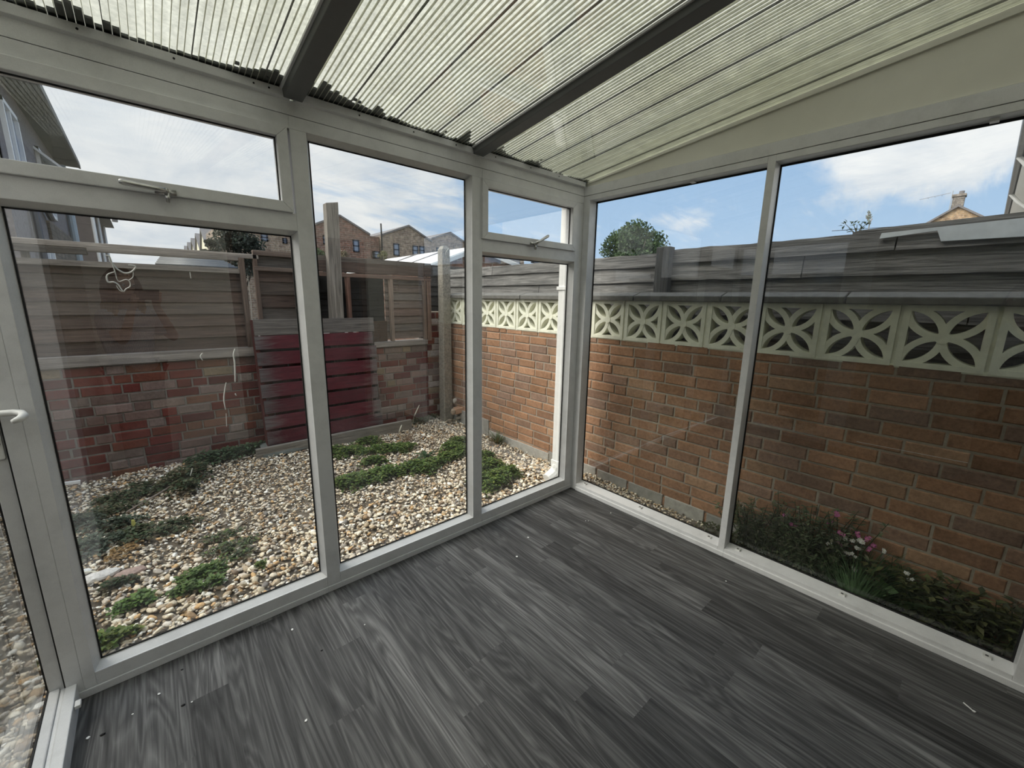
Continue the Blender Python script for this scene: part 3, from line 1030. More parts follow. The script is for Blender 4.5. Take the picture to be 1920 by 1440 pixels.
m.prism([(FX + .01, y, z) for y, z in ((-1.42, 1.80), (-1.42, 1.824), (-1.45, 1.832), (-3.2, 1.885), (-3.2, 1.80))], (.02, 0, 0))
tag(m.build('top_board', WOODY), 'thin dark capping board rising along the boarded fence top at right', 'board')

# ---- rear brick wall with timber sole plate
RED = [(.155, .040, .030), (.135, .034, .028), (.175, .058, .038), (.17, .08, .05), (.27, .21, .14), (.20, .15, .13), (.10, .030, .026), (.16, .10, .085)]
wall_garden_rear = tag(struct(empty('wall_garden_rear', (-1.5, FY, 0))), 'low dark red brick wall with pale patches under the rear fence', 'wall')
brick_wall('y', -4.6, .098, -.06, .918, FY, .1, RED, [7, 5, 4, 3, 1.6, 2.5, 5, 3], 5, headers=.38, jitter=.005, paint=(.18, (.34, .29, .26), .5)).build('bricks', BRICK, wall_garden_rear)
m = MB(); m.box(-4.6, .098, FY + .007, FY + .1, -.2, .917); m.build('mortar', mat_plain('grey_mortar', (.19, .175, .155), .95, .3, 40), wall_garden_rear)
brick_wall('y', .10, .36, -.06, 1.30, FY - .01, .1, RED, [4, 3, 3, 3, 2, 3, 4, 3], 15, headers=.5, jitter=.004, paint=(.35, (.5, .46, .43), .6)).build('pier_bricks', BRICK, wall_garden_rear)
m = MB(); m.box(.102, .40, FY, FY + .1, -.2, 1.298); m.build('pier_mortar', MORTAR, wall_garden_rear)
sp = MB(); sp.tint(1.5, 1.5, 1.5)
sp.box(-4.6, -1.66, FY - .035, FY + .09, .921, 1.0); sp.box(-1.65, .088, FY - .035, FY + .09, .921, .978)
tag(sp.build('sole_plate', WOODX, bevel=.004), 'pale grey timber beam lying on top of the low rear brick wall', 'beam')


# ---- rear fence panels
def slat_panel(root, x0, x1, z0, z1, pitch, y, tint_range, seed):
    r = random.Random(seed); z = z0
    while z < z1 - .01:
        m = MB(); m.tint(r.uniform(*tint_range))
        zt_ = min(z + pitch + .012, z1); q_ = m.cur[0]; br = r.choice([(1.12, .86, .76), (1.0, .95, .9), (1.05, .9, .82)]); m.tint(q_ * br[0], q_ * br[1], q_ * br[2])
        m.prism([(x0, y - .004, z), (x0, y + .012, zt_), (x0, y + .022, zt_), (x0, y + .012, z)], (x1 - x0, 0, 0))
        m.build('slat', WOODX, root)
        z += pitch


left_fence = empty('slatted_fence', (-3.0, FY, 1.0), 'long brown slatted fence panel with open gap below its top rail', 'fence', 'rear fence panels')
slat_panel(left_fence, -4.6, -1.712, 1.002, 1.67, .0965, FY + .015, (.40, .66), 31)
for (z0, z1, x0, x1, tt) in ((1.762, 1.800, -4.6, -1.56, 1.9), (1.738, 1.764, -2.62, -1.7, 1.5), (1.715, 1.76, -4.6, -2.62, .55), (1.632, 1.672, -4.6, -1.71, 1.25)):
    m = MB(); m.tint(tt, tt * .99, tt * .97); m.box(x0, x1, FY - .02, FY + .03, z0, z1); m.build('rail', WOODX, left_fence, bevel=.003)
m = MB(); m.tint(.62, .50, .45); m.box(-1.712, -1.670, FY - .03, FY + .03, 1.0, 1.765); m.build('end_batten', WOODZ, left_fence, bevel=.003)
for x in (-2.92, -3.45, -4.1):
    m = MB(); m.tint(.5); m.box(x - .02, x + .02, FY + .03, FY + .06, 1.0, 1.74); m.build('stud', WOODZ, left_fence)

mid_fence = empty('slatted_fence', (-1.35, FY, 1.0), 'dark brown slatted fence panel between the left panel and leaning timber post', 'fence', 'rear fence panels')
slat_panel(mid_fence, -1.60, -1.08, 1.0, 1.68, .115, FY + .025, (.42, .62), 32)
for x0, x1 in ((-1.605, -1.572), (-1.268, -1.225), (-1.11, -1.07)):
    m = MB(); m.tint(.60, .46, .41); m.box(x0, x1, FY - .02, FY + .02, .98, 1.80); m.build('batten', WOODZ, mid_fence, bevel=.003)
for z0, z1 in ((1.795, 1.838), (1.665, 1.70)):
    m = MB(); m.tint(.85, .72, .66); m.box(-1.60, -1.07, FY - .022, FY + .03, z0, z1); m.build('rail', WOODX, mid_fence, bevel=.003)
m = MB(); m.tint(.55); m.box(-1.60, -1.07, FY + .02, FY + .035, 1.70, 1.80); m.build('top_board', WOODX, mid_fence)

rt_fence = empty('slatted_fence', (-.45, FY, 1.0), 'brown fence panel with dark open bays beside the concrete post', 'fence', 'rear fence panels')
slat_panel(rt_fence, -.39, .10, 1.0, 1.66, .085, FY + .02, (.75, 1.0), 33)
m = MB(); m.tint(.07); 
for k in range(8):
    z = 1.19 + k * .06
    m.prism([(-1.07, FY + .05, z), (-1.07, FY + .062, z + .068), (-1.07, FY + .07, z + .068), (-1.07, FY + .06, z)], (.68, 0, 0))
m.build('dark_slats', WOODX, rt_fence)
m = MB(); m.tint(.35, .22, .15); m.box(-.70, -.39, FY + .01, FY + .03, .98, 1.20); m.build('low_board', WOODX, rt_fence)
for x0, x1, a, b, tt in ((-.815, -.775, .98, 1.66, (.75, .45, .38)), (-.355, -.318, .98, 1.70, (1.15, .95, .85)), (.055, .085, .98, 1.78, (.9, .72, .62)), (.095, .148, .96, 1.80, (1.0, .72, .6))):
    m = MB(); m.tint(*tt); m.box(x0, x1, FY - .025, FY + .02, a, b); m.build('batten', WOODZ, rt_fence, bevel=.003)
for z0, z1, x0, tt in ((1.645, 1.682, -1.07, (1.0, .72, .62)), (1.79, 1.838, -1.07, (.8, .76, .72)), (1.692, 1.792, -1.07, (.55, .42, .37))):
    m = MB(); m.tint(*tt); m.box(x0, .155, FY - .028, FY + .012, z0, z1); m.build('rail', WOODX, rt_fence, bevel=.003)

# ---- leaning timber post, concrete post
p = empty('timber_post', (-.91, 2.2, .2), 'tall grey square timber post rising behind the red pallet', 'post')
m = MB(); m.tint(.92, .91, .90)
b0 = ony(622, 599, 2.24); b1 = ony(647, 599, 2.24); t0 = ony(611, 380, 2.24); t1 = ony(634, 379, 2.24)
dv = (t0 - b0) / (t0[2] - b0[2])
lo0, lo1 = b0 - dv * .9, b1 - dv * .9
m.add([lo0, lo1, lo1 + [0, .09, 0], lo0 + [0, .09, 0], t0, t1, t1 + [0, .09, 0], t0 + [0, .09, 0]], [(3, 2, 1, 0), (4, 5, 6, 7), (0, 1, 5, 4), (1, 2, 6, 5), (2, 3, 7, 6), (3, 0, 4, 7)])
m.build('shaft', WOODZ, p, bevel=.004)

m = MB()
m.add([(.150, 2.08, -.1), (.268, 2.08, -.1), (.268, 2.20, -.1), (.150, 2.20, -.1), (.160, 2.085, 1.98), (.262, 2.085, 1.98), (.262, 2.19, 1.98), (.160, 2.19, 1.98),
       (.185, 2.105, 2.02), (.245, 2.105, 2.02), (.245, 2.175, 2.02), (.185, 2.175, 2.02)],
      [(3, 2, 1, 0), (0, 1, 5, 4), (1, 2, 6, 5), (2, 3, 7, 6), (3, 0, 4, 7), (4, 5, 9, 8), (5, 6, 10, 9), (6, 7, 11, 10), (7, 4, 8, 11), (8, 9, 10, 11)])
tag(m.build('concrete_post', mat_plain('pebbly_concrete', (.26, .24, .20), .95, .5, 55, bump=.9), bevel=.01), 'tall rough concrete fence post in the far corner of the yard', 'post')

# ---- red pallet leaning on the wall
pal = empty('pallet', (-1.15, 2.2, .1), 'worn red painted wooden pallet leaning against the rear wall', 'pallet')
pb, pt = np.array([0, 2.13, .10]), np.array([0, 2.235, 1.245])
up = (pt - pb) / np.linalg.norm(pt - pb); H = np.linalg.norm(pt - pb); nrm = np.array([0, -up[2], up[1]])


def mat_pallet():
    t = NT('red_painted_board')
    v = t.coord(scale=(2.2, 10, 20)); n = t.noise(v, 2, 7, .7, .5)
    tc = t.N('ShaderNodeTexCoord'); sp = t.N('ShaderNodeSeparateXYZ'); t.L(tc.outputs['Object'], sp.inputs[0])
    # paint is worn off towards both ends
    e = t.math('ABSOLUTE', t.math('ADD', sp.outputs[0], 1.13))
    worn = t.math('ADD', t.math('MULTIPLY', t.math('SUBTRACT', e, .38), 6.0), t.math('MULTIPLY', t.math('SUBTRACT', n, .5), 3.4), clamp=True)
    g = t.noise(t.coord(scale=(2, 40, 40)), 2, 6, .6)
    wood = t.ramp(g, [(.3, (.05, .045, .045)), (.7, (.17, .15, .145))])
    red = t.ramp(n, [(.3, (.055, .008, .013)), (.7, (.125, .018, .028))])
    c = t.mix(1.0, t.mix(worn, red, wood), t.tint(), 'MULTIPLY')
    return t.pbr(c, .7, .3, t.bump(g, .4, .004))


PAL = mat_pallet()
r = random.Random(12)
nb = 8; pitch = H / nb
for k in range(nb):
    z0 = H - (k + 1) * pitch + (.024 if k else .004); z1 = H - k * pitch
    m = MB()
    if k == 0: m.tint(.85)
    else: m.tint(r.uniform(.75, 1.1))
    c = pb + up * (z0 + z1) / 2
    xl, xr = -1.672 + r.uniform(-.006, .006), -.60 + r.uniform(-.02, .015)
    m.obox(c + np.array([(xl + xr) / 2, 0, 0]), np.array([(xr - xl) / 2, 0, 0]), up * (z1 - z0) / 2, nrm * .009)
    m.build('board', WOODX if k == 0 else PAL, pal, bevel=.003, label='bare grey top board' if k == 0 else None)
for x in (-1.66, -1.14, -.62):
    m = MB(); m.tint(.55, .2, .2) if x < -1.5 else m.tint(.12)
    m.obox(pb + up * H / 2 - nrm * .05 + np.array([x, 0, 0]), np.array([.018, 0, 0]), up * H / 2, nrm * .042)
    m.build('bearer', WOODZ, pal, bevel=.003)
m = MB(); m.tint(1.35, 1.38, 1.3); m.box(-1.78, -.28, 2.075, 2.115, -.02, .125)
tag(m.build('kerb_board', WOODX, bevel=.004), 'long pale grey board on edge at the pallet foot', 'board')
m = MB()
for i in range(8):
    pass
pts = [onz(490, 850, .06), onz(545, 838, .065), onz(600, 822, .075), onz(618, 815, .08)]
m.tint(.8, .85, .82)
m.add([p + np.array([0, dy, dz]) for p in pts for dy, dz in ((-.10, -.02), (-.03, .05), (.06, .07))], [(3 * i + j, 3 * i + 3 + j, 3 * i + 4 + j, 3 * i + 1 + j) for i in range(3) for j in range(2)])
o = m.build('liner_sheet', mat_plain('grey_liner', (.22, .23, .22), .7, .2, 12, bump=.4), smooth=True)
sm = o.modifiers.new('s', 'SOLIDIFY'); sm.thickness = .006
tag(o, 'crumpled grey plastic liner poking out of gravel by the pallet', 'liner')

# ---- white downpipe at the outside corner
dp = empty('downpipe', (.01, .12, 0), 'white plastic rainwater pipe outside the room corner, with a shoe', 'downpipe')
cx, cy, hw = -.018, .128, .034
m = MB(); m.box(cx - hw, cx + hw, cy - hw, cy + hw, .17, 2.16); m.build('pipe', WHITE, dp, bevel=.008)
m = MB(); m.box(cx - .043, cx + .043, cy - .043, cy + .043, 1.525, 1.55); m.build('clip', WHITE, dp, bevel=.002)
m = MB(); m.box(cx - .040, cx + .040, cy - .040, cy + .040, .145, .20)
m.tube([(cx, cy, .16), (cx - .012, cy + .006, .105), (cx - .05, cy + .01, .075), (cx - .105, cy + .012, .055)], [.046, .047, .047, .046], 12)
m.build('shoe', WHITE, dp, smooth=False, bevel=.004)
m = MB(); m.box(-2.9, .16, .075, .19, 2.16, 2.205); m.box(-2.9, .16, .075, .082, 2.2, 2.24); m.box(-2.9, .16, .183, .19, 2.2, 2.235)
tag(m.build('gutter', WHITE), 'white plastic gutter outside along the eaves', 'gutter')

# ---- rubble by the concrete post
for i, (px, py, z, sz, tnt, lab, nm) in enumerate([
        (862, 768, .10, (.075, .05, .034), (.48, .30, .2), 'broken orange brick end on top of rubble by concrete post', 'broken_brick'),
        (850, 772, .05, (.045, .035, .05), (.34, .27, .20), 'brown stone under the broken brick, nearest the concrete post', 'stone'),
        (862, 783, .02, (.075, .045, .03), (.28, .25, .2), 'flat grey-brown stone at the bottom of the rubble', 'stone'),
        (843, 788, .01, (.04, .03, .02), (.25, .21, .16), 'small dark stone at the foot of concrete post', 'stone'),
        (853, 752, .15, (.035, .03, .045), (.36, .34, .30), 'pale upright stone leaning on the brick wall behind rubble', 'stone')]):
    c = ony(px, py, 1.98)
    c[2] = max(c[2], z * .6 + .03)
    m = MB(); m.tint(*tnt)
    if nm == 'broken_brick':
        m.obox(c, np.array([.06, -.03, .015]), np.array([.02, .045, 0]), np.array([-.008, 0, .034]))
        o = m.build(nm, TINT, bevel=.008)
    else:
        m.ball(c, np.array(sz) * .8, 2, .10, random.Random(i)); o = m.build(nm, TINT)
    tag(o, lab, 'stone' if nm == 'stone' else 'brick')

# ---- boarded fence added on the left to block low light at the glazed door
lf = empty('boarded_fence', (-4.05, 0, 0), 'dark boarded fence added at left to block low light outside the glazed door', 'fence')
m = MB(); r = random.Random(77); y = -2.9
while y < 2.3:
    m.tint(r.uniform(.45, .7)); m.box(-4.07, -4.05, y, y + .138, -.1, 1.85); y += .142
m.build('boards', WOODZ, lf)
m = MB(); m.tint(.6); m.box(-4.05, -4.0, -2.9, 2.3, .3, .38); m.box(-4.05, -4.0, -2.9, 2.3, 1.5, 1.58); m.build('rails', WOODY, lf)

# ================================================================== PLANTS IN THE YARD
def leaf_quad(m, c, d, L, W, up, droop=.2):
    """a folded four-point leaf from c along d"""
    d = np.array(d, float); d /= np.linalg.norm(d) + 1e-9
    s = np.cross(d, up); s /= np.linalg.norm(s) + 1e-9
    n = np.cross(s, d)
    c = np.array(c, float)
    m.add([c, c + d * L * .5 + s * W / 2 + n * W * .12, c + d * L - n * L * droop, c + d * L * .5 - s * W / 2 + n * W * .12, c + d * L * .5 - n * W * .1],
          [(0, 4, 1), (1, 4, 2), (0, 3, 4), (3, 2, 4)])


def weed_patch(blobs, n, size, height, cols, seed):
    """a mat of small rounded leaves over the ground; blobs = (x, y, rx, ry)"""
    r = random.Random(seed); m = MB()
    area = sum(b[2] * b[3] for b in blobs)
    for (bx, by, rx, ry) in blobs:
        for i in range(max(6, int(n * rx * ry / area))):
            a = r.uniform(0, 6.283); q = math.sqrt(r.random()) * (.72 + .2 * math.sin(3 * a + bx * 9) + .16 * math.sin(7 * a + by * 13) + r.uniform(-.1, .16))
            x, y = bx + rx * q * math.cos(a), by + ry * q * math.sin(a)
            h = height * (1.05 - q * q * .8) * r.uniform(.35, 1.1)
            z = float(gz(x, y)) + .004 + h
            c = r.choice(cols); k = r.uniform(.7, 1.3)
            m.tint(c[0] * k, c[1] * k, c[2] * k)
            th = r.uniform(0, 6.283)
            leaf_quad(m, (x, y, z), (math.cos(th), math.sin(th), r.uniform(-.3, .7)), size * r.uniform(.7, 1.3), size * r.uniform(.6, 1.0), np.array([0, 0, 1.0]), r.uniform(-.1, .4))
    return m


GREENS = [(.10, .165, .030), (.08, .135, .026), (.14, .205, .042), (.055, .095, .022), (.17, .215, .05)]
DULL = [(.07, .10, .045), (.05, .08, .038), (.09, .12, .055), (.12, .12, .06), (.16, .14, .08)]


def G(u, v, z=-.01):
    p = onz(u, v, z)
    p = onz(u, v, float(gz(p[0], p[1])))
    return p[0], p[1]


def patch(label, spots, n, size=.022, height=.05, cols=GREENS, seed=0, group=None):
    bl = []
    for (u, v, rx, ry) in spots:
        x, y = G(u, v); bl.append((min(x, .27 - rx * 1.3), min(y, 2.30 - ry * 1.3) , rx * 1.35, ry * 1.35))
    n = int(n * 1.25); height *= 1.15; size *= 1.25
    tag(weed_patch(bl, n, size, height, cols, seed).build('weed_patch', LEAF, smooth=True), label, 'weed', 'low weeds in the gravel')


patch('largest bright green weed mat, low in the tall middle pane', [(668, 905, .13, .10), (720, 893, .16, .11), (775, 880, .15, .09), (700, 870, .10, .07), (640, 912, .07, .07)], 2600, seed=1)
patch('darker green weed mat in front of the pallet kerb board', [(655, 852, .16, .09), (715, 848, .20, .10), (755, 845, .13, .09), (630, 850, .10, .08), (690, 832, .14, .08)], 1900, seed=2)
patch('green weeds trailing from the middle of the yard towards the right pane', [(815, 872, .10, .08), (840, 862, .10, .08), (800, 884, .09, .07)], 900, seed=3)
patch('round green weed clump at right of the dandelion, behind the narrow mullion', [(850, 843, .12, .10), (872, 852, .12, .10), (860, 832, .12, .08)], 1200, seed=4)
patch('large green weed clump seen through the narrow lower right pane', [(915, 880, .13, .09), (935, 902, .16, .10), (925, 918, .10, .06), (955, 892, .08, .06), (912, 862, .07, .07), (900, 910, .1, .08)], 2600, .022, .065, seed=5)
patch('small yellow-green weed tuft in the bottom left corner of the wide window', [(205, 1208, .075, .05)], 260, .022, .035, [(.17, .22, .04), (.12, .20, .04)], seed=6)
patch('small bright green weed streak above the bottom left corner tuft', [(248, 1140, .075, .035), (265, 1125, .04, .03)], 260, .020, .03, [(.13, .22, .04), (.10, .19, .04)], seed=7)
patch('small dull green weed left of the bright green streak', [(222, 1098, .06, .035)], 180, .018, .025, DULL, seed=8)
patch('green weed cluster in the middle of the wide window gravel', [(382, 1078, .10, .05), (350, 1110, .06, .04), (400, 1098, .05, .035)], 520, .020, .03, [(.13, .20, .05), (.10, .17, .045)], seed=9)
patch('dark straggling weeds in the shaded middle of the gravel', [(290, 1005, .14, .05), (255, 1000, .10, .06), (330, 985, .12, .04)], 560, .02, .03, DULL, seed=10)
patch('thin weeds scattered at right of centre in the wide window gravel', [(435, 1030, .13, .06), (415, 1010, .10, .05), (450, 1046, .07, .05)], 420, .018, .025, DULL + [(.13, .2, .05)], seed=11)
patch('grey-green weeds at the left edge of the gravel beside the door', [(170, 1030, .14, .10), (150, 985, .10, .09), (215, 990, .12, .06)], 900, .02, .05, [(.10, .13, .085), (.075, .10, .06)], seed=12)
patch('dark weeds along the fallen stick', [(240, 935, .20, .09), (215, 960, .14, .07), (270, 915, .12, .07)], 800, .02, .035, DULL, seed=13)
patch('green weeds in front of the rear wall, left of the pallet', [(340, 908, .12, .08), (365, 895, .11, .07), (350, 925, .08, .06)], 700, .024, .09, DULL, seed=14)
patch('sprawling pale weeds at the foot of the rear wall beside the pallet', [(420, 858, .22, .08), (460, 850, .16, .07), (390, 866, .14, .06), (480, 838, .1, .05)], 900, .024, .08, [(.11, .16, .085), (.08, .13, .06)], seed=15)
patch('small weeds along the foot of the wall near the concrete post', [(778, 790, .14, .05), (800, 783, .10, .04), (755, 800, .1, .04)], 400, .02, .05, DULL, seed=16)
patch('tiny bright weed in the open gravel near the tall mullion', [(490, 1063, .03, .02)], 60, .016, .02, GREENS, seed=17)

# dandelion-like rosette
x, y = G(800, 858)
m = MB(); r = random.Random(3)
for i in range(16):
    a = r.uniform(0, 6.283); L = r.uniform(.10, .17); el = r.uniform(.25, 1.0)
    p = np.array([x, y, float(gz(x, y)) + .01]); d = np.array([math.cos(a) * math.cos(el), math.sin(a) * math.cos(el), math.sin(el)])
    m.tint(.05 * r.uniform(.7, 1.2), .10, .035)
    sd = np.cross(d, [0, 0, 1]); sd /= np.linalg.norm(sd)
    pts = []; N = 7
    for k in range(N + 1):
        q = k / N; c = p + d * L * q - np.array([0, 0, .06 * q * q]); w = .017 * math.sin(math.pi * min(q * .9 + .08, 1)) * (1.25 if k % 2 else .75)
        pts += [c - sd * w, c + np.array([0, 0, -.003]), c + sd * w]
    m.add(pts, [(3 * k + j, 3 * k + j + 1, 3 * k + j + 4, 3 * k + j + 3) for k in range(N) for j in range(2)])
tag(m.build('dandelion', LEAF, smooth=True), 'dark toothed-leaf rosette standing among the green weed mats', 'plant')


def grass_tuft(name, label, x, y, n, L, cols, spread, seed, cat='grass', w=.004):
    r = random.Random(seed); m = MB()
    for i in range(n):
        a = r.uniform(0, 6.283); ln = L * r.uniform(.5, 1.1); el = math.radians(r.uniform(50, 88)); q = r.random() * spread
        p = np.array([x + q * math.cos(a), y + q * math.sin(a), 0]); p[2] = float(gz(p[0], p[1]))
        c = r.choice(cols); k = r.uniform(.7, 1.2); m.tint(c[0] * k, c[1] * k, c[2] * k)
        d = np.array([math.cos(a) * math.cos(el), math.sin(a) * math.cos(el), math.sin(el)]); s = np.array([-math.sin(a), math.cos(a), 0]) * w
        pts = []
        for kk in range(5):
            t = kk / 4; cpt = p + d * ln * t + np.array([math.cos(a), math.sin(a), -.9]) * ln * .28 * t * t
            cpt = cpt if y > 0 else np.array([min(max(cpt[0], .10), .285), cpt[1], cpt[2]])
            pts += [cpt - s * (1 - t * .9), cpt + s * (1 - t * .9)]
        m.add(pts, [(2 * i_, 2 * i_ + 1, 2 * i_ + 3, 2 * i_ + 2) for i_ in range(4)])
    return tag(m.build(name, LEAF, smooth=True), label, cat)


x, y = G(956, 826)
grass_tuft('grass_tuft', 'green grass tuft with straw base against the orange brick wall', min(x, .22), y, 130, .17, [(.06, .11, .04), (.09, .14, .05), (.20, .15, .07)], .05, 5)
x, y = G(935, 832)
grass_tuft('dry_grass_tuft', 'low straw coloured dry grass beside the green tuft', min(x, .16), y, 60, .09, [(.30, .20, .09), (.24, .16, .08)], .05, 6)
x, y = G(765, 828)
grass_tuft('dry_grass_tuft', 'wispy reddish dry grass in gravel near the concrete post', x, y, 70, .16, [(.24, .15, .09), (.30, .22, .14)], .05, 7, w=.0022)
# two pale seed stalks
for (b, t, lab) in (((772, 800), (785, 762), 'curved pale grass seed stalk near the concrete post'), ((748, 826), (752, 800), 'short pale seed head rising over gravel left of dry grass')):
    x, y = G(*b); base = np.array([x, y, float(gz(x, y))]); top = ony(*t, y)
    m = MB(); m.tint(.45, .42, .30); mid = (base + top) / 2 + np.array([-.012, 0, .01])
    m.tube([base, mid, top], [.0022, .002, .0015], 6)
    m.tint(.72, .70, .58)
    dd = (top - mid) / np.linalg.norm(top - mid); m.tube([mid, mid + dd * .03, top, top + dd * .02], [.003, .007, .006, .002], 7)
    tag(m.build('seed_stalk', TINT, smooth=True), lab, 'grass')

# fallen stick, white strip, yellow scrap, orange leaf litter
x0, y0 = G(238, 966); x1, y1 = G(345, 898)
m = MB(); m.tint(.30, .24, .19)
m.tube([(x0 + (x1 - x0) * q, y0 + (y1 - y0) * q + .01 * math.sin(q * 7), float(gz(x0 + (x1 - x0) * q, y0 + (y1 - y0) * q)) + .022) for q in np.linspace(0, 1, 9)], [.005 + .004 * q for q in np.linspace(0, 1, 9)], 8)
tag(m.build('stick', TINT, smooth=True), 'thin bare brown stick lying across the gravel', 'stick')
x0, y0 = G(440, 1003); x1, y1 = G(470, 975)
m = MB(); m.tint(.30, .25, .19)
m.tube([(x0, y0, float(gz(x0, y0)) + .02), ((x0 + x1) / 2, (y0 + y1) / 2 + .01, float(gz(x0, y0)) + .026), (x1, y1, float(gz(x1, y1)) + .02)], .006, 7)
tag(m.build('twig', TINT, smooth=True), 'short twig on the gravel in the middle of the wide window', 'stick')
p0 = ony(104, 909, 2.18); p1 = ony(151, 903, 2.18)
m = MB(); m.bar(p0, p1, .02, .022); tag(m.build('white_strip', WHITE, bevel=.002), 'short white plastic strip lying by the rear wall at left', 'strip')
x, y = G(252, 990); z = float(gz(x, y))
m = MB(); m.tint(.75, .72, .22); m.prism([(x - .012, y, z + .01), (x + .012, y + .004, z + .012), (x + .006, y + .006, z + .05), (x - .008, y + .004, z + .055)], (0, .004, 0))
tag(m.build('yellow_scrap', TINT), 'small yellow plastic scrap in the shaded gravel', 'scrap')
m = MB(); r = random.Random(2)
for i in range(90):
    u, v = r.choice([(225, 1040), (240, 1035), (210, 1050), (250, 1022)]); x, y = G(u + r.uniform(-14, 14), v + r.uniform(-7, 7))
    k = r.uniform(.6, 1.2); m.tint(.36 * k, .22 * k, .08 * k); a = r.uniform(0, 6.28)
    leaf_quad(m, (x, y, float(gz(x, y)) + .018), (math.cos(a), math.sin(a), .2), .035, .016, np.array([0, 0, 1.]), .2)
tag(m.build('leaf_litter', LEAF), 'patch of orange brown dead leaves on the gravel at left', 'leaf litter', kind='stuff')
m = MB(); r = random.Random(4)
x, y = G(152, 1085); z = float(gz(x, y)) + .02
m.tint(.78, .75, .6); m.tube([(x - .07, y + .02, z), (x - .01, y, z + .02), (x + .05, y - .02, z + .012), (x + .10, y - .07, z)], .0035, 7)
tag(m.build('white_root', TINT, smooth=True), 'thin pale curled root on the gravel near the door jamb', 'root')
for i, (u, v, s, c, lab) in enumerate([(150, 1078, .045, (.80, .79, .74), 'white cobble beside the pale curled root'), (190, 1083, .08, (.66, .63, .58), 'long pale flat stone right of the white cobble'),
                                       (245, 1077, .07, (.42, .30, .25), 'reddish brown flat stone near the left weeds'), (212, 985, .06, (.55, .52, .46), 'flat grey stone in the shaded gravel')]):
    x, y = G(u, v); m = MB(); m.tint(*c); m.ball((x, y, float(gz(x, y)) + .012), (s, s * .55, s * .3), 2, .1, random.Random(i + 40))
    tag(m.build('stone', STONE), lab, 'stone')

# ---- plants in the strip below the right-hand window
def stem_bush(root, x, y, nst, h, spread, leafL, leafW, cols, seed, per=16):
    r = random.Random(seed); m = MB(); tips = []
    for i in range(nst):
        bx, by = x + r.uniform(-.05, .05), y + r.uniform(-spread, spread)
        base = np.array([bx, by, float(gz(bx, by))]); hh = h * r.uniform(.55, 1.1)
        tip = base + np.array([r.uniform(-.06, .06), r.uniform(-.14, .14), hh]); tip[0] = min(max(tip[0], .10), .285)
        mid = (base + tip) / 2 + np.array([0, r.uniform(-.03, .03), .02])
        m.tint(.04, .06, .025); m.tube([base, mid, tip], [.003, .0025, .0012], 5, cap=False)
        for k in range(per):
            q = r.uniform(.15, 1.0); p = base * (1 - q) ** 2 + mid * 2 * q * (1 - q) + tip * q * q
            c = r.choice(cols); kk = r.uniform(.6, 1.2); m.tint(c[0] * kk, c[1] * kk, c[2] * kk)
            a = r.uniform(0, 6.28)
            leaf_quad(m, p, (math.cos(a) * .8, math.sin(a), r.uniform(-.2, .7)), leafL * r.uniform(.6, 1.2), leafW, np.array([0, 0, 1.]), .15)
        tips.append(tip)
    m.build('foliage', LEAF, root, smooth=True)
    return tips


def flower(root, p, size, col, seed, name='flower'):
    r = random.Random(seed); m = MB(); n = 5
    p = np.array(p)
    for fl in range(3):
        c = p + np.array([r.uniform(-1, 1), r.uniform(-1, 1), r.uniform(-.6, 1)]) * size * .9
        ax = np.array([r.uniform(-1, -.2), r.uniform(-.6, .6), r.uniform(.2, 1)]); ax /= np.linalg.norm(ax)
        s = np.cross(ax, [0, 0, 1.]); s /= np.linalg.norm(s); t = np.cross(ax, s)
        k = r.uniform(.85, 1.15); m.tint(col[0] * k, col[1] * k, col[2] * k)
        for j in range(n):
            a = 6.283 * j / n; d = math.cos(a) * s + math.sin(a) * t
            leaf_quad(m, c, d + ax * .25, size, size * .8, ax, .1)
        m.tint(.7, .6, .2); m.ball(c + ax * .001, size * .18, 1)
    return m.build(name, LEAF, root)


DK = [(.15, .20, .10), (.11, .16, .08), (.19, .23, .12), (.20, .20, .13)]
root = empty('flowering_plant', (.19, -1.42, -.1), 'bushy plant with small pink and white flowers below the wide right pane', 'plant')
stem_bush(root, .19, -1.36, 80, .34, .20, .036, .011, DK, 1, 34)
stem_bush(root, .19, -1.56, 55, .42, .13, .036, .013, DK, 2, 30)
FLW = [((1472, 968), 0), ((1487, 985), 0), ((1572, 967), 0), ((1554, 979), 0), ((1578, 1001), 0), ((1610, 1003), 0), ((1628, 1012), 0), ((1634, 1022), 0), ((1574, 1018), 0), ((1776, 1123), 0), ((1630, 1030), 0),
       ((1553, 1022), 1), ((1560, 1030), 1), ((1586, 1010), 1), ((1598, 1015), 1), ((1612, 1018), 1), ((1588, 1037), 1), ((1600, 1042), 1), ((1609, 1028), 1), ((1602, 1067), 1), ((1658, 1035), 1), ((1700, 1075), 1), ((1568, 1038), 1), ((1616, 1016), 1), ((1706, 1088), 1)]
for i, ((u, v), w) in enumerate(FLW):
    p = onx(u, v, .17)
    flower(root, p, .012 if not w else .0105, (.62, .18, .42) if not w else (.82, .82, .78), i)
g2 = empty('grass_clump', (.18, -1.75, -.1), 'dense dark green long-bladed grass clump below the wide right pane', 'grass')
m_t = grass_tuft('blades', 'x', .19, -1.74, 460, .34, [(.09, .17, .07), (.12, .21, .09), (.07, .13, .05)], .12, 9, w=.005)
del m_t['label'], m_t['category']
m_t.parent = g2; m_t.matrix_parent_inverse = Matrix.Translation(-Vector(g2.location))
root = empty('leafy_weed', (.19, -2.05, -.12), 'low dark broad-leaved weed at the near end under the right pane', 'weed')
stem_bush(root, .19, -2.06, 90, .22, .22, .05, .024, [(.14, .16, .06), (.11, .13, .065), (.18, .18, .075), (.10, .11, .06)], 6, 16)
root = empty('broad_leaf_weed', (.15, -1.66, -.1), 'single broad pale green leaf rosette among the grass blades', 'weed')
m = MB(); p = onx(1658, 1103, .14)
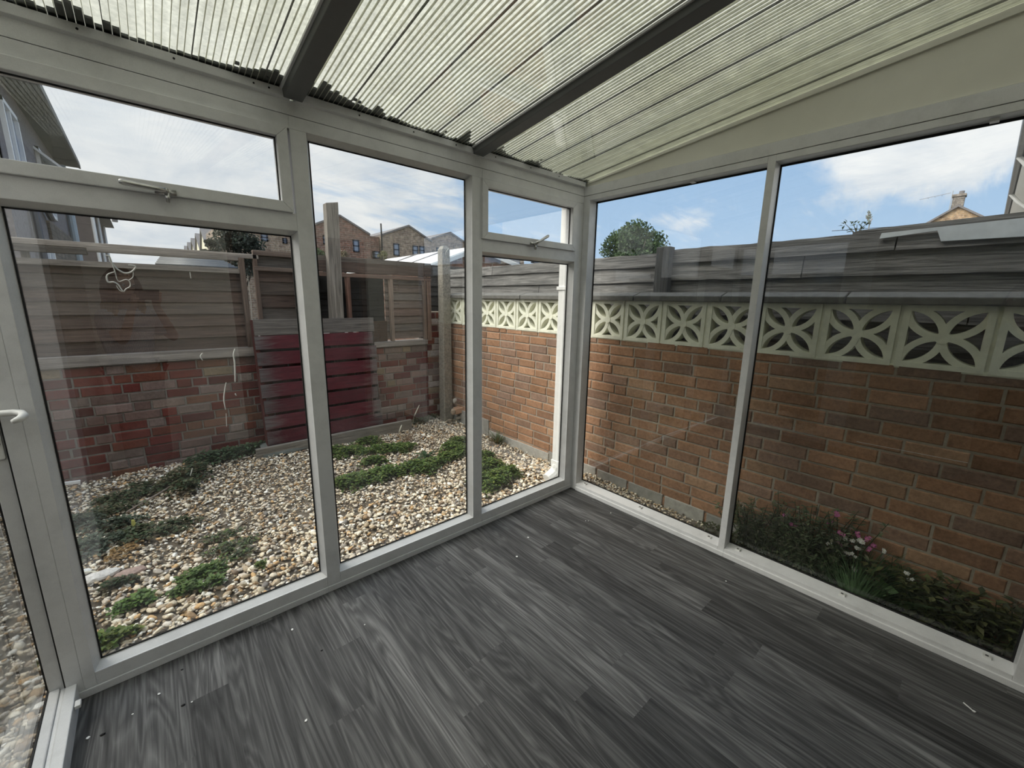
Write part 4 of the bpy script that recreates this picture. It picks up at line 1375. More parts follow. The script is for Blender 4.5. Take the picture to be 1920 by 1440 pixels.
for a in (2.9, .3, -1.4, 1.3):
    m.tint(.13, .22, .08); leaf_quad(m, p, (-.3, math.cos(a), math.sin(a) * .7 + .1), .055, .042, np.array([-1., 0, .5]), .05)
m.tint(.06, .1, .04); m.tube([p, p + np.array([.01, 0, -.15])], .003, 6)
m.build('rosette', LEAF, root, smooth=True)
x, y = .2, -1.1
tag(weed_patch([(.2, -1.02, .08, .14), (.2, -1.16, .08, .12)], 500, .016, .06, [(.10, .10, .05), (.075, .095, .04)], 33).build('moss_patch', LEAF, smooth=True), 'low brownish weed mat at the foot of the right mullion outside', 'weed')

# ================================================================== BEYOND THE FENCES
SLATE = mat_plain('slate_roof', (.17, .16, .16), .8, .2, 3)
FARBRICK = None


def mat_far_brick(name, a, b, mortar, scale):
    t = NT(name)
    tc = t.N('ShaderNodeTexCoord'); sp = t.N('ShaderNodeSeparateXYZ'); t.L(tc.outputs['Object'], sp.inputs[0])
    cb = t.N('ShaderNodeCombineXYZ'); t.L(t.math('ADD', sp.outputs[0], sp.outputs[1]), cb.inputs[0]); t.L(sp.outputs[2], cb.inputs[1])
    br = t.N('ShaderNodeTexBrick'); br.inputs['Scale'].default_value = scale; br.inputs['Color1'].default_value = (*a, 1); br.inputs['Color2'].default_value = (*b, 1)
    br.inputs['Mortar'].default_value = (*mortar, 1); br.inputs['Mortar Size'].default_value = .012; br.inputs['Row Height'].default_value = .15; br.inputs['Brick Width'].default_value = .45
    t.L(cb.outputs[0], br.inputs['Vector'])
    n = t.noise(t.coord(), 4.5, 5, .75)
    c = t.mix(1.0, br.outputs['Color'], t.ramp(n, [(.34, .55), (.62, 1.35)]), 'MULTIPLY')
    return t.pbr(c, .9, .2)


BUFF = mat_far_brick('buff_brick', (.30, .24, .18), (.21, .155, .12), (.34, .31, .27), 1.0)
REDB = mat_far_brick('red_brown_brick', (.24, .13, .095), (.17, .11, .085), (.28, .24, .21), 1.0)
WINF = mat_plain('dark_blue_frame', (.045, .06, .09), .5, .05, 5)


def gable_front(label, x0, x1, Y, apex_x, z_l, z_a, z_r, depth, mat, wins, group='gabled brick terrace beyond the rear fence', cat='house', link=None):
    root = empty('terraced_house', ((x0 + x1) / 2, Y, 0), label, cat, group)
    m = MB(); m.prism([(x0, Y, -.3), (x1, Y, -.3), (x1, Y, z_r), (apex_x, Y, z_a), (x0, Y, z_l)], (0, depth, 0))
    if link: m.box(x1, link, Y + .3, Y + depth, -.3, z_r)
    m.build('wall', mat, root)
    m = MB(); o = .10; th = .13
    for (xa, za, xb, zb) in ((x0, z_l, apex_x, z_a), (apex_x, z_a, x1, z_r)):
        m.prism([(xa, Y - o, za), (xb, Y - o, zb), (xb, Y - o, zb + th), (xa, Y - o, za + th)], (0, depth + 2 * o, 0))
    m.build('roof', SLATE, root)
    for (wx, wz, ww, wh) in wins:
        m = MB(); t = .09
        m.box(wx - ww / 2, wx + ww / 2, Y - .05, Y + .35, wz - wh / 2, wz - wh / 2 + t); m.box(wx - ww / 2, wx + ww / 2, Y - .05, Y + .35, wz + wh / 2 - t, wz + wh / 2)
        m.box(wx - ww / 2, wx - ww / 2 + t, Y - .05, Y + .35, wz - wh / 2, wz + wh / 2); m.box(wx + ww / 2 - t, wx + ww / 2, Y - .05, Y + .35, wz - wh / 2, wz + wh / 2)
        m.box(wx - ww / 2, wx + ww / 2, Y - .05, Y + .35, wz - .04, wz + .04)
        f = m.build('window', WINF, root)
        m = MB(); m.box(wx - ww / 2 + t, wx + ww / 2 - t, Y - .02, Y - .01, wz - wh / 2 + t, wz + wh / 2 - t); m.build('pane', PANE, f)
    return root


def P30(u, v, Y=30.0):
    p = ony(u, v, Y); return p[0], p[2]


def win(u0, v0, u1, v1, Y=30.0):
    a = P30(u0, v0, Y); b = P30(u1, v1, Y)
    return ((a[0] + b[0]) / 2, (a[1] + b[1]) / 2, abs(b[0] - a[0]), abs(a[1] - b[1]))


gable_front('buff brick house end behind the dark shrub, with one small window', 1.9, 7.0, 30.2, 4.4, 6.0, 7.2, 6.2, 9, BUFF, [win(488, 437, 503, 453, 30.2), win(529, 446, 539, 457, 30.2)])
a = gable_front('red brown brick gabled house left in the terrace, behind the timber post', 7.29, 11.2, 30, 9.0, 6.35, 7.15, 6.08, 9, REDB, [win(605, 441, 614, 459), win(661, 449, 674, 473), win(698, 471, 709, 485, 30.3)], link=12.05)
gable_front('buff brick gabled house in the middle of the terrace', 12.1, 16.5, 29.9, 14.4, 6.15, 7.1, 6.1, 9, BUFF, [win(737, 456, 749, 480, 29.9), win(773, 460, 784, 479, 29.9), win(786, 461, 796, 478, 29.9)])
gable_front('buff brick gabled house at the right of the terrace, beside the concrete post', 16.55, 20.5, 30.1, 18.5, 6.35, 7.05, 6.2, 9, BUFF, [win(818, 464, 824, 474, 30.1)])
gable_front('partly hidden far right terrace house behind the window mullion', 20.6, 27.5, 30.2, 23.5, 6.5, 7.1, 6.3, 9, BUFF, [win(948, 480, 975, 497, 30.2), win(1000, 482, 1012, 494, 30.2)])
# black downpipe and aerial pole on the terrace
m = MB(); x, z = P30(712, 440); m.cyl((x, 29.7, 0), (x, 29.7, 7.0), .06, 8); tag(m.build('chimney_flue', GASKET), 'thin black flue pipe rising between the two left terrace gables', 'pipe')
m = MB(); x, z = P30(596, 420); m.cyl((x, 31, 6.2), (x, 31, 7.2), .03, 6); m.box(x - .1, x + .1, 30.98, 31.02, 6.95, 6.99)
tag(m.build('aerial_pole', STEEL), 'small aerial pole on the left terrace roof', 'aerial')

# cream gabled row running away at the left
CREAM = mat_plain('cream_render', (.70, .66, .50), .85, .1, 3)
POS = ['nearest', 'second nearest', 'middle', 'second farthest', 'farthest']
for i in range(5):
    y = 47.5 + i * 5.2; X = 2.75
    root = empty('row_house', (X, y, 0), 'cream gabled house with grey roof in the receding row, ' + POS[i], 'house', 'cream gabled row at the left skyline')
    m = MB(); m.prism([(X, y, -.3), (X, y + 5.0, -.3), (X, y + 5.0, 5.9), (X, y + 2.5, 7.7), (X, y, 5.9)], (7, 0, 0)); m.build('wall', CREAM, root)
    m = MB()
    for ya, za, yb, zb in ((y - .05, 5.86, y + 2.5, 7.7), (y + 2.5, 7.7, y + 5.05, 5.86)):
        m.prism([(X - .15, ya, za), (X - .15, yb, zb), (X - .15, yb, zb + .18), (X - .15, ya, za + .18)], (7.3, 0, 0))
    m.build('roof', SLATE, root)
m = MB(); m.box(2.6, 3.6, 40.0, 42.5, -.3, 7.9); tag(m.build('brick_chimney_block', REDB), 'red brick end wall beside the cream gabled row', 'wall')

# ---- pebble-dashed house at the far left
DASH = mat_plain('pebble_dash', (.19, .17, .168), .95, .45, 14, bump=.8)
LX = -3.72
lh = empty('rendered_house', (-6, 12, 0), 'dark pebble-dashed house with deep eaves at the far left', 'house')
m = MB(); m.box(-12, LX, 8.2, 15.75, -.3, 5.1); m.build('wall', DASH, lh)
m = MB(); m.prism([(-3.27, 8.0, 4.98), (-8.2, 8.0, 7.6), (-8.2, 8.0, 7.75), (-3.27, 8.0, 5.13)], (0, 8.0, 0)); m.prism([(-3.30, 8.0, 4.96), (-3.27, 8.0, 5.0), (-12, 8.0, 5.0), (-12, 8.0, 4.96)], (0, 7.95, 0))
m.build('roof', mat_plain('dark_eaves', (.045, .048, .05), .8, .2, 9), lh)
m = MB(); m.box(-3.30, -3.26, 8.0, 15.98, 4.95, 5.06); m.build('fascia', mat_plain('dark_fascia', (.05, .055, .06), .6, .1, 9), lh)


def side_window(root, y0, y1, z0, z1, X=LX):
    m = MB(); t = .07
    m.box(X - .02, X + .06, y0, y1, z0, z0 + t); m.box(X - .02, X + .06, y0, y1, z1 - t, z1); m.box(X - .02, X + .06, y0, y0 + t, z0, z1); m.box(X - .02, X + .06, y1 - t, y1, z0, z1)
    m.box(X - .02, X + .05, (y0 + y1) / 2 - .03, (y0 + y1) / 2 + .03, z0, z1)
    f = m.build('window', WHITE, root)
    m = MB(); m.box(X - .01, X + .01, y0 + t, y1 - t, z0 + t, z1 - t); m.build('pane', PANE, f)
    # open top light
    return f


side_window(lh, 8.9, 10.1, 3.2, 4.5); side_window(lh, 12.0, 13.0, 3.1, 4.5); side_window(lh, 10.2, 11.4, 1.75, 2.45)
m = MB(); m.prism([(LX, 11.9, 4.42), (LX + .45, 11.9, 4.02), (LX + .48, 11.9, 4.05), (LX, 11.9, 4.48)], (0, 1.2, 0)); m.build('open_window', WHITE, lh)
m = MB(); m.box(LX - .1, LX + .05, 11.6, 15.72, -.3, 2.95); m.build('stone_facing', mat_far_brick('brown_stone', (.20, .165, .13), (.13, .11, .09), (.09, .08, .07), 1.4), lh)
m = MB(); m.tube([(LX + .08, 9.6, -.2), (LX + .08, 9.6, 2.9), (LX + .08, 10.3, 3.4), (LX + .08, 11.7, 3.0)], .055, 8); m.build('waste_pipe', mat_plain('grey_pipe', (.10, .10, .11), .5, .1, 4), lh)
m = MB(); m.cyl((LX + .10, 15.6, -.2), (LX + .10, 15.6, 4.9), .085, 10); m.build('downpipe', mat_plain('pale_blue_pipe', (.34, .40, .44), .5, .1, 4), lh)

nh = empty('neighbour_house', (-6, 22, 0), 'brown house with slate roof and pale drainpipes behind the pebble-dashed house', 'house')
m = MB(); m.box(-11, -3.4, 19, 26, -.3, 4.6); m.build('wall', mat_plain('brown_render', (.16, .13, .12), .9, .2, 6), nh)
m = MB(); m.prism([(-3.0, 18.7, 4.5), (-7, 18.7, 6.6), (-11, 18.7, 4.5)], (0, 7.6, 0)); m.build('roof', SLATE, nh)
for y, z0 in ((19.0, 1.5), (22.0, 1.5), (25.9, 1.5)):
    m = MB(); m.cyl((-3.35, y, 0), (-3.35, y, 4.5), .05, 8); m.build('drainpipe', WHITE, nh)
m = MB(); m.cyl((-2.9, 24.6, 4.6), (-2.9, 24.6, 5.7), .10, 8); m.build('chimney_pot', SLATE, nh)
m = MB(); m.box(-7.3, -6.4, 19.5, 20.5, 5.5, 7.4); m.build('chimney', BUFF, nh)

# ---- corrugated black roof behind the gap in the left panel
sh = empty('garden_shed', (-1.85, 4.6, 0), 'low shed with black corrugated roof seen through the fence gap', 'shed')
m = MB()
n = 34; rows = []
xa, xb = -2.22, -1.47
for j, (y, z) in enumerate(((4.0, 1.765), (4.75, 1.93))):
    rows.append([(xa + (xb - xa) * i / (n * 4), y, z) for i in range(n * 4 + 1)])
N2 = 40
vs = []; fs = []
for j in range(N2 + 1):
    q = j / N2; zz = 1.765 + .165 * q + .012 * math.sin(q * 6.283 * 7)
    vs += [(xa + .10 * q, 4.0 + .75 * q, zz), (xb - .12 * q, 4.0 + .75 * q, zz)]
for j in range(N2): fs.append((2 * j, 2 * j + 1, 2 * j + 3, 2 * j + 2))
m.add(vs, fs); o = m.build('roof', mat_plain('black_corrugated', (.05, .055, .06), .45, .1, 5, spec=.5), sh, smooth=True)
s_ = o.modifiers.new('s', 'SOLIDIFY'); s_.thickness = .01
m = MB(); m.box(-3.4, -1.5, 4.1, 5.0, -.2, 1.745); m.build('wall', mat_plain('dark_green_board', (.06, .075, .07), .8, .2, 5), sh)

# ---- shed with a white roof beyond the far corner
sd = empty('brick_outhouse', (2.2, 6, 0), 'outhouse with white corrugated gable roof beyond the far corner', 'shed')
gy = 4.2
ax, az = ony(891, 464, gy)[0], ony(891, 464, gy)[2]
lx, lz = ony(803, 497, gy)[0], ony(803, 497, gy)[2]
rx, rz = ony(975, 499, gy)[0], ony(975, 499, gy)[2]
m = MB(); m.prism([(lx + .05, gy, -.2), (rx, gy, -.2), (rx, gy, rz - .03), (ax, gy, az - .03), (lx + .05, gy, lz - .03)], (0, 3.4, 0)); m.build('wall', REDB, sd)
m = MB(); m.tint(1)
for (x0_, z0_, x1_, z1_) in ((lx - .06, lz - .02, ax, az), (ax, az, rx + .06, rz - .02)):
    m.prism([(x0_, gy - .08, z0_), (x1_, gy - .08, z1_), (x1_, gy - .08, z1_ + .02), (x0_, gy - .08, z0_ + .02)], (0, 3.6, 0))
m.build('roof', mat_plain('white_sheet_roof', (.74, .75, .74), .6, .1, 5), sd)
m = MB(); m.tint(.95)
for (x0_, z0_, x1_, z1_) in ((lx - .06, lz - .02, ax, az), (ax, az, rx + .06, rz - .02)):
    m.prism([(x0_, gy - .10, z0_ - .07), (x1_, gy - .10, z1_ - .07), (x1_, gy - .10, z1_ + .0), (x0_, gy - .10, z0_ + .0)], (0, .02, 0))
m.build('bargeboard', mat_plain('pale_blue_board', (.62, .67, .70), .6, .08, 5), sd)
for q in (.28, .62):
    m = MB(); p_, q_ = np.array([lx + (ax - lx) * 0, gy + 3.4 * q, lz + .015]), np.array([ax, gy + 3.4 * q, az + .03])
    m.bar(p_, q_, .08, .02); m.build('roof_seam', SLATE, sd)
# dark boarded return fence closing the far corner
m = MB(); r = random.Random(6); z = 1.0
while z < 1.78:
    m.tint(r.uniform(.25, .45)); m.prism([(.16, 2.62, z), (.16, 2.635, z + .13), (.16, 2.65, z + .13), (.16, 2.65, z)], (1.6, 0, 0)); z += .12
tag(m.build('dark_fence', WOODX), 'dark boarded fence closing the far corner beyond concrete post', 'fence')
m = MB(); m.box(.16, .62, 2.60, 2.66, -.2, 1.0); tag(m.build('dark_board', mat_plain('dark_board', (.05, .045, .04), .9, .2, 8)), 'dark low boarding behind the concrete post', 'board')


# ---- trees
def tree(name, label, c, rad, trunk_z, nblob, nleaf, leaf, cols, seed, cat='tree', group=None):
    r = random.Random(seed); root = empty(name, (c[0], c[1], trunk_z), label, cat, group)
    m = MB(); m.tint(.10, .085, .07)
    m.tube([(c[0], c[1], trunk_z), (c[0] + .05 * rad[0], c[1], (trunk_z + c[2]) / 2), (c[0], c[1], c[2] + rad[2] * .3)], [rad[0] * .09, rad[0] * .07, rad[0] * .03], 9)
    for i in range(7):
        a = r.uniform(0, 6.28); e = r.uniform(.1, .9)
        tip = (c[0] + rad[0] * .75 * math.cos(a), c[1] + rad[1] * .75 * math.sin(a), c[2] + rad[2] * .7 * (e - .2))
        m.tube([(c[0], c[1], trunk_z + (c[2] - trunk_z) * r.uniform(.5, 1)), tip], [rad[0] * .035, rad[0] * .008], 6)
    m.build('trunk', TINT, root, smooth=True)
    m = MB(); blobs = []
    for i in range(nblob):
        a = r.uniform(0, 6.28); q = r.random() ** .5; ph = math.asin(r.uniform(-.8, 1))
        blobs.append((c[0] + rad[0] * .74 * q * math.cos(a) * math.cos(ph), c[1] + rad[1] * .74 * q * math.sin(a) * math.cos(ph), c[2] + rad[2] * .78 * math.sin(ph), r.uniform(.20, .34) * rad[0]))
    for i in range(nleaf):
        b = blobs[i % nblob]
        d = np.array([r.gauss(0, 1), r.gauss(0, 1), r.gauss(0, 1)]); d /= np.linalg.norm(d)
        p = np.array(b[:3]) + d * b[3] * r.uniform(.5, 1.08) * np.array([1, 1, .85])
        cc = r.choice(cols); k = r.uniform(.65, 1.3); m.tint(cc[0] * k, cc[1] * k, cc[2] * k)
        t = np.array([r.gauss(0, 1), r.gauss(0, 1), r.gauss(0, 1)]); leaf_quad(m, p, t + d, leaf * r.uniform(.7, 1.4), leaf * .8, d, .2)
    m.build('crown', LEAF, root)
    return root


TG = [(.055, .095, .035), (.04, .075, .03), (.075, .12, .045)]
# round tree beyond the right fence
k = 3.3
def far(u, v, x, s):
    p = onx(u, v, x); return CAM_POS + (p - CAM_POS) * s
ct = far(1190, 455, 12, k); tp = far(1190, 414, 12, k); lf = far(1132, 470, 12, k); rt = far(1246, 470, 12, k)
rr_ = np.linalg.norm(lf[:2] - rt[:2]) / 2
tree('round_tree', 'round dense green tree beyond the boarded fence at right', (ct[0], ct[1], tp[2] - rr_ * 1.02), (rr_, rr_, rr_ * 1.0), -.3, 60, 9000, rr_ * .085, TG, 1)
ct = far(1246, 466, 12, 2.2)
tree('conical_shrub', 'small grey-green bush top poking up behind the dark blue post', (ct[0], ct[1], ct[2] - .15), (.38, .38, .42), -.1, 12, 700, .07, [(.10, .14, .09), (.13, .17, .11)], 5, 'bush')
# dark shrubs by the terrace
ct = ony(448, 462, 21)
tree('dark_shrub', 'large dark shrub beyond the rear fence, before the buff brick house', (ct[0], ct[1], ct[2] - .35), (1.35, 1.2, 1.35), -.3, 34, 5200, .13, [(.035, .05, .035), (.05, .06, .045), (.025, .04, .028)], 2, 'shrub')
ct = ony(392, 466, 20.0)
tree('dark_shrub', 'smaller ragged shrub left of the large dark shrub', (ct[0], ct[1], ct[2] - .3), (.38, .4, .75), -.3, 14, 1000, .12, [(.05, .055, .04), (.07, .07, .05)], 3, 'shrub')
ct = ony(606, 473, 20)
tree('green_shrub', 'green shrub between left terrace house and the rear fence', (ct[0], ct[1], ct[2] - .4), (.75, .7, .55), -.3, 14, 1200, .10, [(.07, .11, .04), (.09, .12, .05)], 4, 'shrub')
ct = ony(645, 478, 20)
tree('tan_shrub', 'dry straw coloured shrub right of the timber post top', (ct[0], ct[1], ct[2] - .3), (.6, .5, .5), -.3, 12, 700, .07, [(.24, .20, .13), (.16, .14, .08)], 8, 'shrub')
ct = ony(718, 476, 20)
tree('tan_shrub', 'yellowish shrub below the middle terrace house', (ct[0], ct[1], ct[2] - .3), (.5, .5, .5), -.3, 12, 600, .07, [(.24, .22, .12), (.15, .16, .07)], 9, 'shrub')
# sapling sprigs above the right fence
sg = empty('sapling', (1.3, -1.7, 0), 'thin sapling tip with few leaves above the boarded fence at right', 'sapling')
m = MB(); X = 1.3
b = onx(1605, 470, X); b[2] = -.1
tips = [onx(1585, 420, X), onx(1600, 418, X), onx(1607, 421, X), onx(1615, 425, X), onx(1622, 421, X), onx(1594, 432, X), onx(1612, 432, X)]
m.tint(.08, .08, .06)
j = onx(1606, 440, X)
m.tube([b, j], [.008, .004], 6)
for t_ in tips: m.tube([j, t_], [.003, .0015], 5)
m.build('stem', TINT, sg)
m = MB(); r = random.Random(3)
for t_ in tips:
    for q in range(5):
        m.tint(.05, .075, .04); leaf_quad(m, t_ + np.array([r.uniform(-.01, .01), r.uniform(-.012, .012), r.uniform(-.02, .01)]), (r.uniform(-1, 1), r.uniform(-1, 1), r.uniform(-.5, 1)), .032, .016, np.array([0, 0, 1.]), .2)
m.build('leaves', LEAF, sg)
m = MB(); r = random.Random(9); p = onx(1630, 422, X); t_ = onx(1629, 398, X)
m.tint(.42, .40, .36); m.tube([p - np.array([0, 0, .3]), p, t_], [.003, .003, .001], 5)
for i in range(90):
    q = r.random(); m.tint(.40 * r.uniform(.7, 1.2), .38, .34)
    leaf_quad(m, p + (t_ - p) * q + np.array([r.uniform(-.01, .01), r.uniform(-.013, .013) * math.sin(q * 3.1), 0]), (r.uniform(-.4, .4), r.uniform(-.5, .5), 1), .016, .006, np.array([1., 0, 0]), .1)
tag(m.build('seed_plume', LEAF), 'pale feathery seed plume beside the sapling tip', 'plant')

# ---- chimney house at right
def q48(u, v): return far(u, v, 25, 1.83)
a_, b_, c_ = q48(1732, 424), q48(1797, 388), q48(1856, 413)
hx = a_[0]
ch = empty('chimney_house', (hx, .8, 0), 'small brick gable with chimney showing above the right fence', 'house')
m = MB(); sl = (b_[2] - a_[2]) / (a_[1] - b_[1]); ext = 2.2
m.prism([(hx, a_[1] + ext, -.3), (hx, c_[1] - ext, -.3), (hx, c_[1] - ext, b_[2] - sl * (b_[1] - c_[1] + ext)), (hx, b_[1], b_[2]), (hx, a_[1] + ext, a_[2] - sl * ext)], (8, 0, 0)); m.build('wall', mat_far_brick('tan_brick', (.42, .29, .17), (.30, .20, .13), (.40, .35, .28), 1.0), ch)
m = MB()
for (p_, q_) in (((a_[1] + ext + .1, a_[2] - sl * (ext + .1)), (b_[1], b_[2])), ((b_[1], b_[2]), (c_[1] - ext - .1, b_[2] - sl * (b_[1] - c_[1] + ext + .1)))):
    m.prism([(hx - .2, p_[0], p_[1]), (hx - .2, q_[0], q_[1]), (hx - .2, q_[0], q_[1] + .16), (hx - .2, p_[0], p_[1] + .16)], (8.4, 0, 0))
m.build('roof', SLATE, ch)
k0, k1 = q48(1783, 385), q48(1811, 360)
m = MB(); m.box(hx + .2, hx + 1.0, min(k0[1], k1[1]), max(k0[1], k1[1]), b_[2] - .6, k1[2] - .12)
m.box(hx + .12, hx + 1.08, min(k0[1], k1[1]) - .06, max(k0[1], k1[1]) + .06, k1[2] - .22, k1[2] - .05)
st = m.build('chimney', mat_far_brick('grey_brick', (.25, .22, .19), (.17, .15, .135), (.3, .28, .25), 1.0), ch)
m = MB(); y_ = (k0[1] + k1[1]) / 2; m.cyl((hx + .5, y_ - .1, k1[2] - .06), (hx + .5, y_ - .1, k1[2] + .2), .16, 10); m.build('pot', SLATE, st)
m = MB(); y2 = max(k0[1], k1[1]) + .06; m.cyl((hx + .2, y2, k1[2] - 1.2), (hx + .2, y2, k1[2] + .25), .03, 6); m.cyl((hx + .2, y2 + .1, k1[2] + .12), (hx + .2, y2 + 1.9, k1[2] - .12), .025, 6)
for q in (.6, 1.0, 1.4): m.cyl((hx + .2 - .3, y2 + q, k1[2] + .06 - q * .1), (hx + .2 + .3, y2 + q, k1[2] + .06 - q * .1), .015, 5)
m.build('aerial', STEEL, ch)

# ---- eaves of the neighbouring house at the right edge
ev = empty('eaves_house', (16, -2.6, 0), 'pale rendered house with tiled eaves and gutter at the right edge', 'house')
Ye = -1.87
e0 = ony(1920, 258, Ye); e1 = ony(1882, 405, Ye)
m = MB(); m.box(6.0, 40, -8, -2.45, -.3, 4.95); m.build('wall', mat_plain('pale_render', (.66, .64, .60), .9, .1, 3), ev)
m = MB(); m.prism([(5.6, -1.97, 5.0), (5.6, -2.6, 5.0), (5.6, -2.6, 4.93), (5.6, -1.97, 4.93)], (34, 0, 0)); m.build('soffit', WHITE, ev)
m = MB()
for i in range(115):
    x = 5.5 + i * .30; m.tint(random.Random(i).uniform(.8, 1.15)); m.prism([(x, Ye, 5.02), (x, Ye - 3.0, 6.9), (x, Ye - 3.0, 6.97), (x, Ye, 5.09)], (.285, 0, 0))
m.build('roof_tiling', mat_plain('brown_grey_tiles', (.20, .19, .185), .85, .2, 7), ev)
m = MB(); m.tube([(5.5, Ye - .02, 4.99), (40, Ye - .02, 4.99)], .06, 8); m.build('gutter', mat_plain('grey_gutter', (.22, .22, .22), .5, .1, 5), ev)
for x in (13.6, 18.5):
    m = MB(); m.tube([(x, Ye - .02, 4.95), (x, Ye - .2, 4.7), (x, -2.36, 4.4), (x, -2.36, 0)], .05, 8); m.build('downpipe', WHITE, ev)
m = MB(); pB = np.array([19.0, -1.9, 4.95])
pA = onx(1560, 433, 22.0); pB = onx(1884, 405, 19.0)
m.tube([pA, (pA + pB) / 2 + np.array([0, 0, -.05]), pB], .012, 6)
tag(m.build('cable', GASKET), 'thin overhead cable running to the eaves at the right edge', 'cable')

# ================================================================== SMALL THINGS INDOORS AND MARKS ON THE GLASS
CHIPS = [((548, 1181), .006, 'white paint flake on the floor below the tall mullion'), ((574, 1352), .006, 'white paint flake near the bottom edge, left of centre'), ((298, 1302), .005, 'white paint flake on dark plank near the door threshold'),
         ((249, 1340), .004, 'tiny white crumb left of the flake near the threshold'), ((990, 1008), .007, 'white double flake on the floor below the narrow pane'), ((969, 1044), .006, 'white flake in front of the double flake'),
         ((838, 980), .004, 'tiny white crumb close under the tall pane frame'), ((1098, 977), .004, 'tiny white flake near the room corner'), ((1145, 962), .005, 'white flake by the corner window frame'), ((1361, 1090), .005, 'white crumb on floor in front of the right mullion'),
         ((165, 1384), .006, 'white crumb beside the dark crumb at the door'), ((1103, 977), .003, 'white speck right of the flake near the room corner'), ((360, 1317), .0035, 'white speck in the middle of the left dark planks'), ((684, 1172), .0035, 'white speck on the floor between mullion and light plank')]
for i, ((u, v), s, lab) in enumerate(CHIPS):
    p = onz(u, v, 0); r = random.Random(i); m = MB(); m.tint(1)
    a = r.uniform(0, 6.28); pts = [(p[0] + s * r.uniform(.6, 1.2) * math.cos(a + q), p[1] + s * r.uniform(.6, 1.2) * math.sin(a + q), .0006) for q in (0, 1.3, 2.5, 3.8, 5.1)]
    m.prism(pts, (0, 0, .0022)); tag(m.build('paint_flake', WHITE), lab, 'paint flake', 'flakes dropped on the floor')
for i, ((u, v), s, lab) in enumerate([((343, 1323), .007, 'dark crumb on the planks right of the white flake by the door'), ((192, 1378), .008, 'dark crumb beside the white crumb at the door'), ((341, 1256), .005, 'dark crumb below the wide window frame'), ((603, 1220), .005, 'dark crumb by the end of the light plank')]):
    p = onz(u, v, 0); m = MB(); m.tint(1); m.ball((p[0], p[1], s * .3), (s, s * .6, s * .4), 1, .2, random.Random(i)); tag(m.build('crumb', DARK), lab, 'crumb', 'dark crumbs on the floor')
p0, p1 = onz(1806, 1318, 0), onz(1826, 1335, 0)
m = MB(); m.bar(p0 + [0, 0, .002], p1 + [0, 0, .002], .003, .003); m.ball(p1 + [0, 0, .003], (.005, .005, .003), 1, .2)
tag(m.build('plastic_sliver', WHITE), 'thin white plastic sliver on the floor below the right window', 'sliver')

# dried white trails of paint or glue on the outside of the wide pane
PAINTW = mat_plain('white_streak', (.86, .86, .84), .7, .05, 20)
YG = .0530


def trail(pts, r0):
    q = [ony(u, v, YG) for u, v in pts]
    # smooth
    out = []
    for i in range(len(q) - 1):
        a, b = q[i], q[i + 1]; pa = q[i - 1] if i else a; pb = q[i + 2] if i + 2 < len(q) else b
        for t in (0, .25, .5, .75):
            out.append(.5 * (2 * a + (b - pa) * t + (2 * pa - 5 * a + 4 * b - pb) * t * t + (3 * a - pa - 3 * b + pb) * t ** 3))
    out.append(q[-1])
    m = MB(); n = len(out)
    m.tube(out, [r0 * (.6 + .4 * math.sin(math.pi * (i + .5) / n)) for i in range(n)], 6)
    return m


scr = [([(197, 479), (205, 480), (206, 487), (214, 498), (222, 506), (234, 512), (246, 510), (254, 502), (252, 498), (240, 497)], .0026), ([(206, 481), (212, 498), (217, 514), (219, 523)], .0017),
       ([(214, 510), (203, 514), (200, 520), (203, 529), (213, 529), (222, 534), (228, 543), (233, 547)], .0024), ([(219, 523), (224, 528), (236, 524), (243, 528), (244, 537), (236, 542), (232, 547), (224, 544), (218, 535)], .0017), ([(250, 510), (249, 520), (242, 525)], .0014)]
for pts, r0 in scr:
    trail(pts, r0).build('white_trail', PAINTW, window_1)
for pts, r0 in (([(356, 510), (358, 522)], .0016), ([(380, 662), (376, 668), (380, 676)], .0022), ([(441, 654), (438, 664), (440, 680), (441, 703), (441, 716)], .0030), ([(424, 717), (421, 735), (420, 750), (423, 768)], .0024), ([(441, 738), (443, 742)], .0022), ([(424, 775), (425, 800)], .0012), ([(361, 878), (357, 892)], .0018), ([(464, 515), (470, 560), (473, 600)], .0010)):
    trail(pts, r0).build('white_streak', PAINTW, window_1)
m = trail([(841, 466), (836, 474), (838, 484)], .0022); m.build('white_streak', PAINTW, window_2)
# long thin pale lines on the right-hand panes
def trail_b(pts, r0, w):
    m = MB(); m.tube([onx(u, v, XB + .0048) for u, v in pts], r0, 5); return m.build('white_streak', mat_plain('faint_streak', (.5, .5, .48), .6, .05, 9) if 'faint_streak' not in bpy.data.materials else bpy.data.materials['faint_streak'], w)
trail_b([(1094, 884), (1180, 846), (1250, 815), (1345, 782)], .0008, window_4)
trail_b([(1606, 828), (1700, 846), (1815, 868)], .0010, window_5)

# ================================================================== THE PERSON TAKING THE PICTURE (seen mirrored in the panes)
FW = np.array([.663, .748, 0.0]); RT = np.array([.7506, -.6606, .0159]); UPV = np.array([.1214, .1616, .9794]); FWD = CAM_ROT[:, 2]
SKIN = mat_plain('skin', (.55, .34, .25), .5, .06, 14)


def skin_obj(name, mat, verts, edges, radii, root, parent, sub=2):
    me = bpy.data.meshes.new(name); me.from_pydata([tuple(map(float, v)) for v in verts], edges, [])
    o = bpy.data.objects.new(name + '_tmp', me); COL.objects.link(o)
    sk = o.modifiers.new('skin', 'SKIN'); sk.use_smooth_shade = True
    for i, rd in enumerate(radii):
        rd = rd if hasattr(rd, '__len__') else (rd, rd)
        me.skin_vertices[0].data[i].radius = rd
        me.skin_vertices[0].data[i].use_root = (i == root)
    sb = o.modifiers.new('sub', 'SUBSURF'); sb.levels = sub; sb.render_levels = sub
    return o


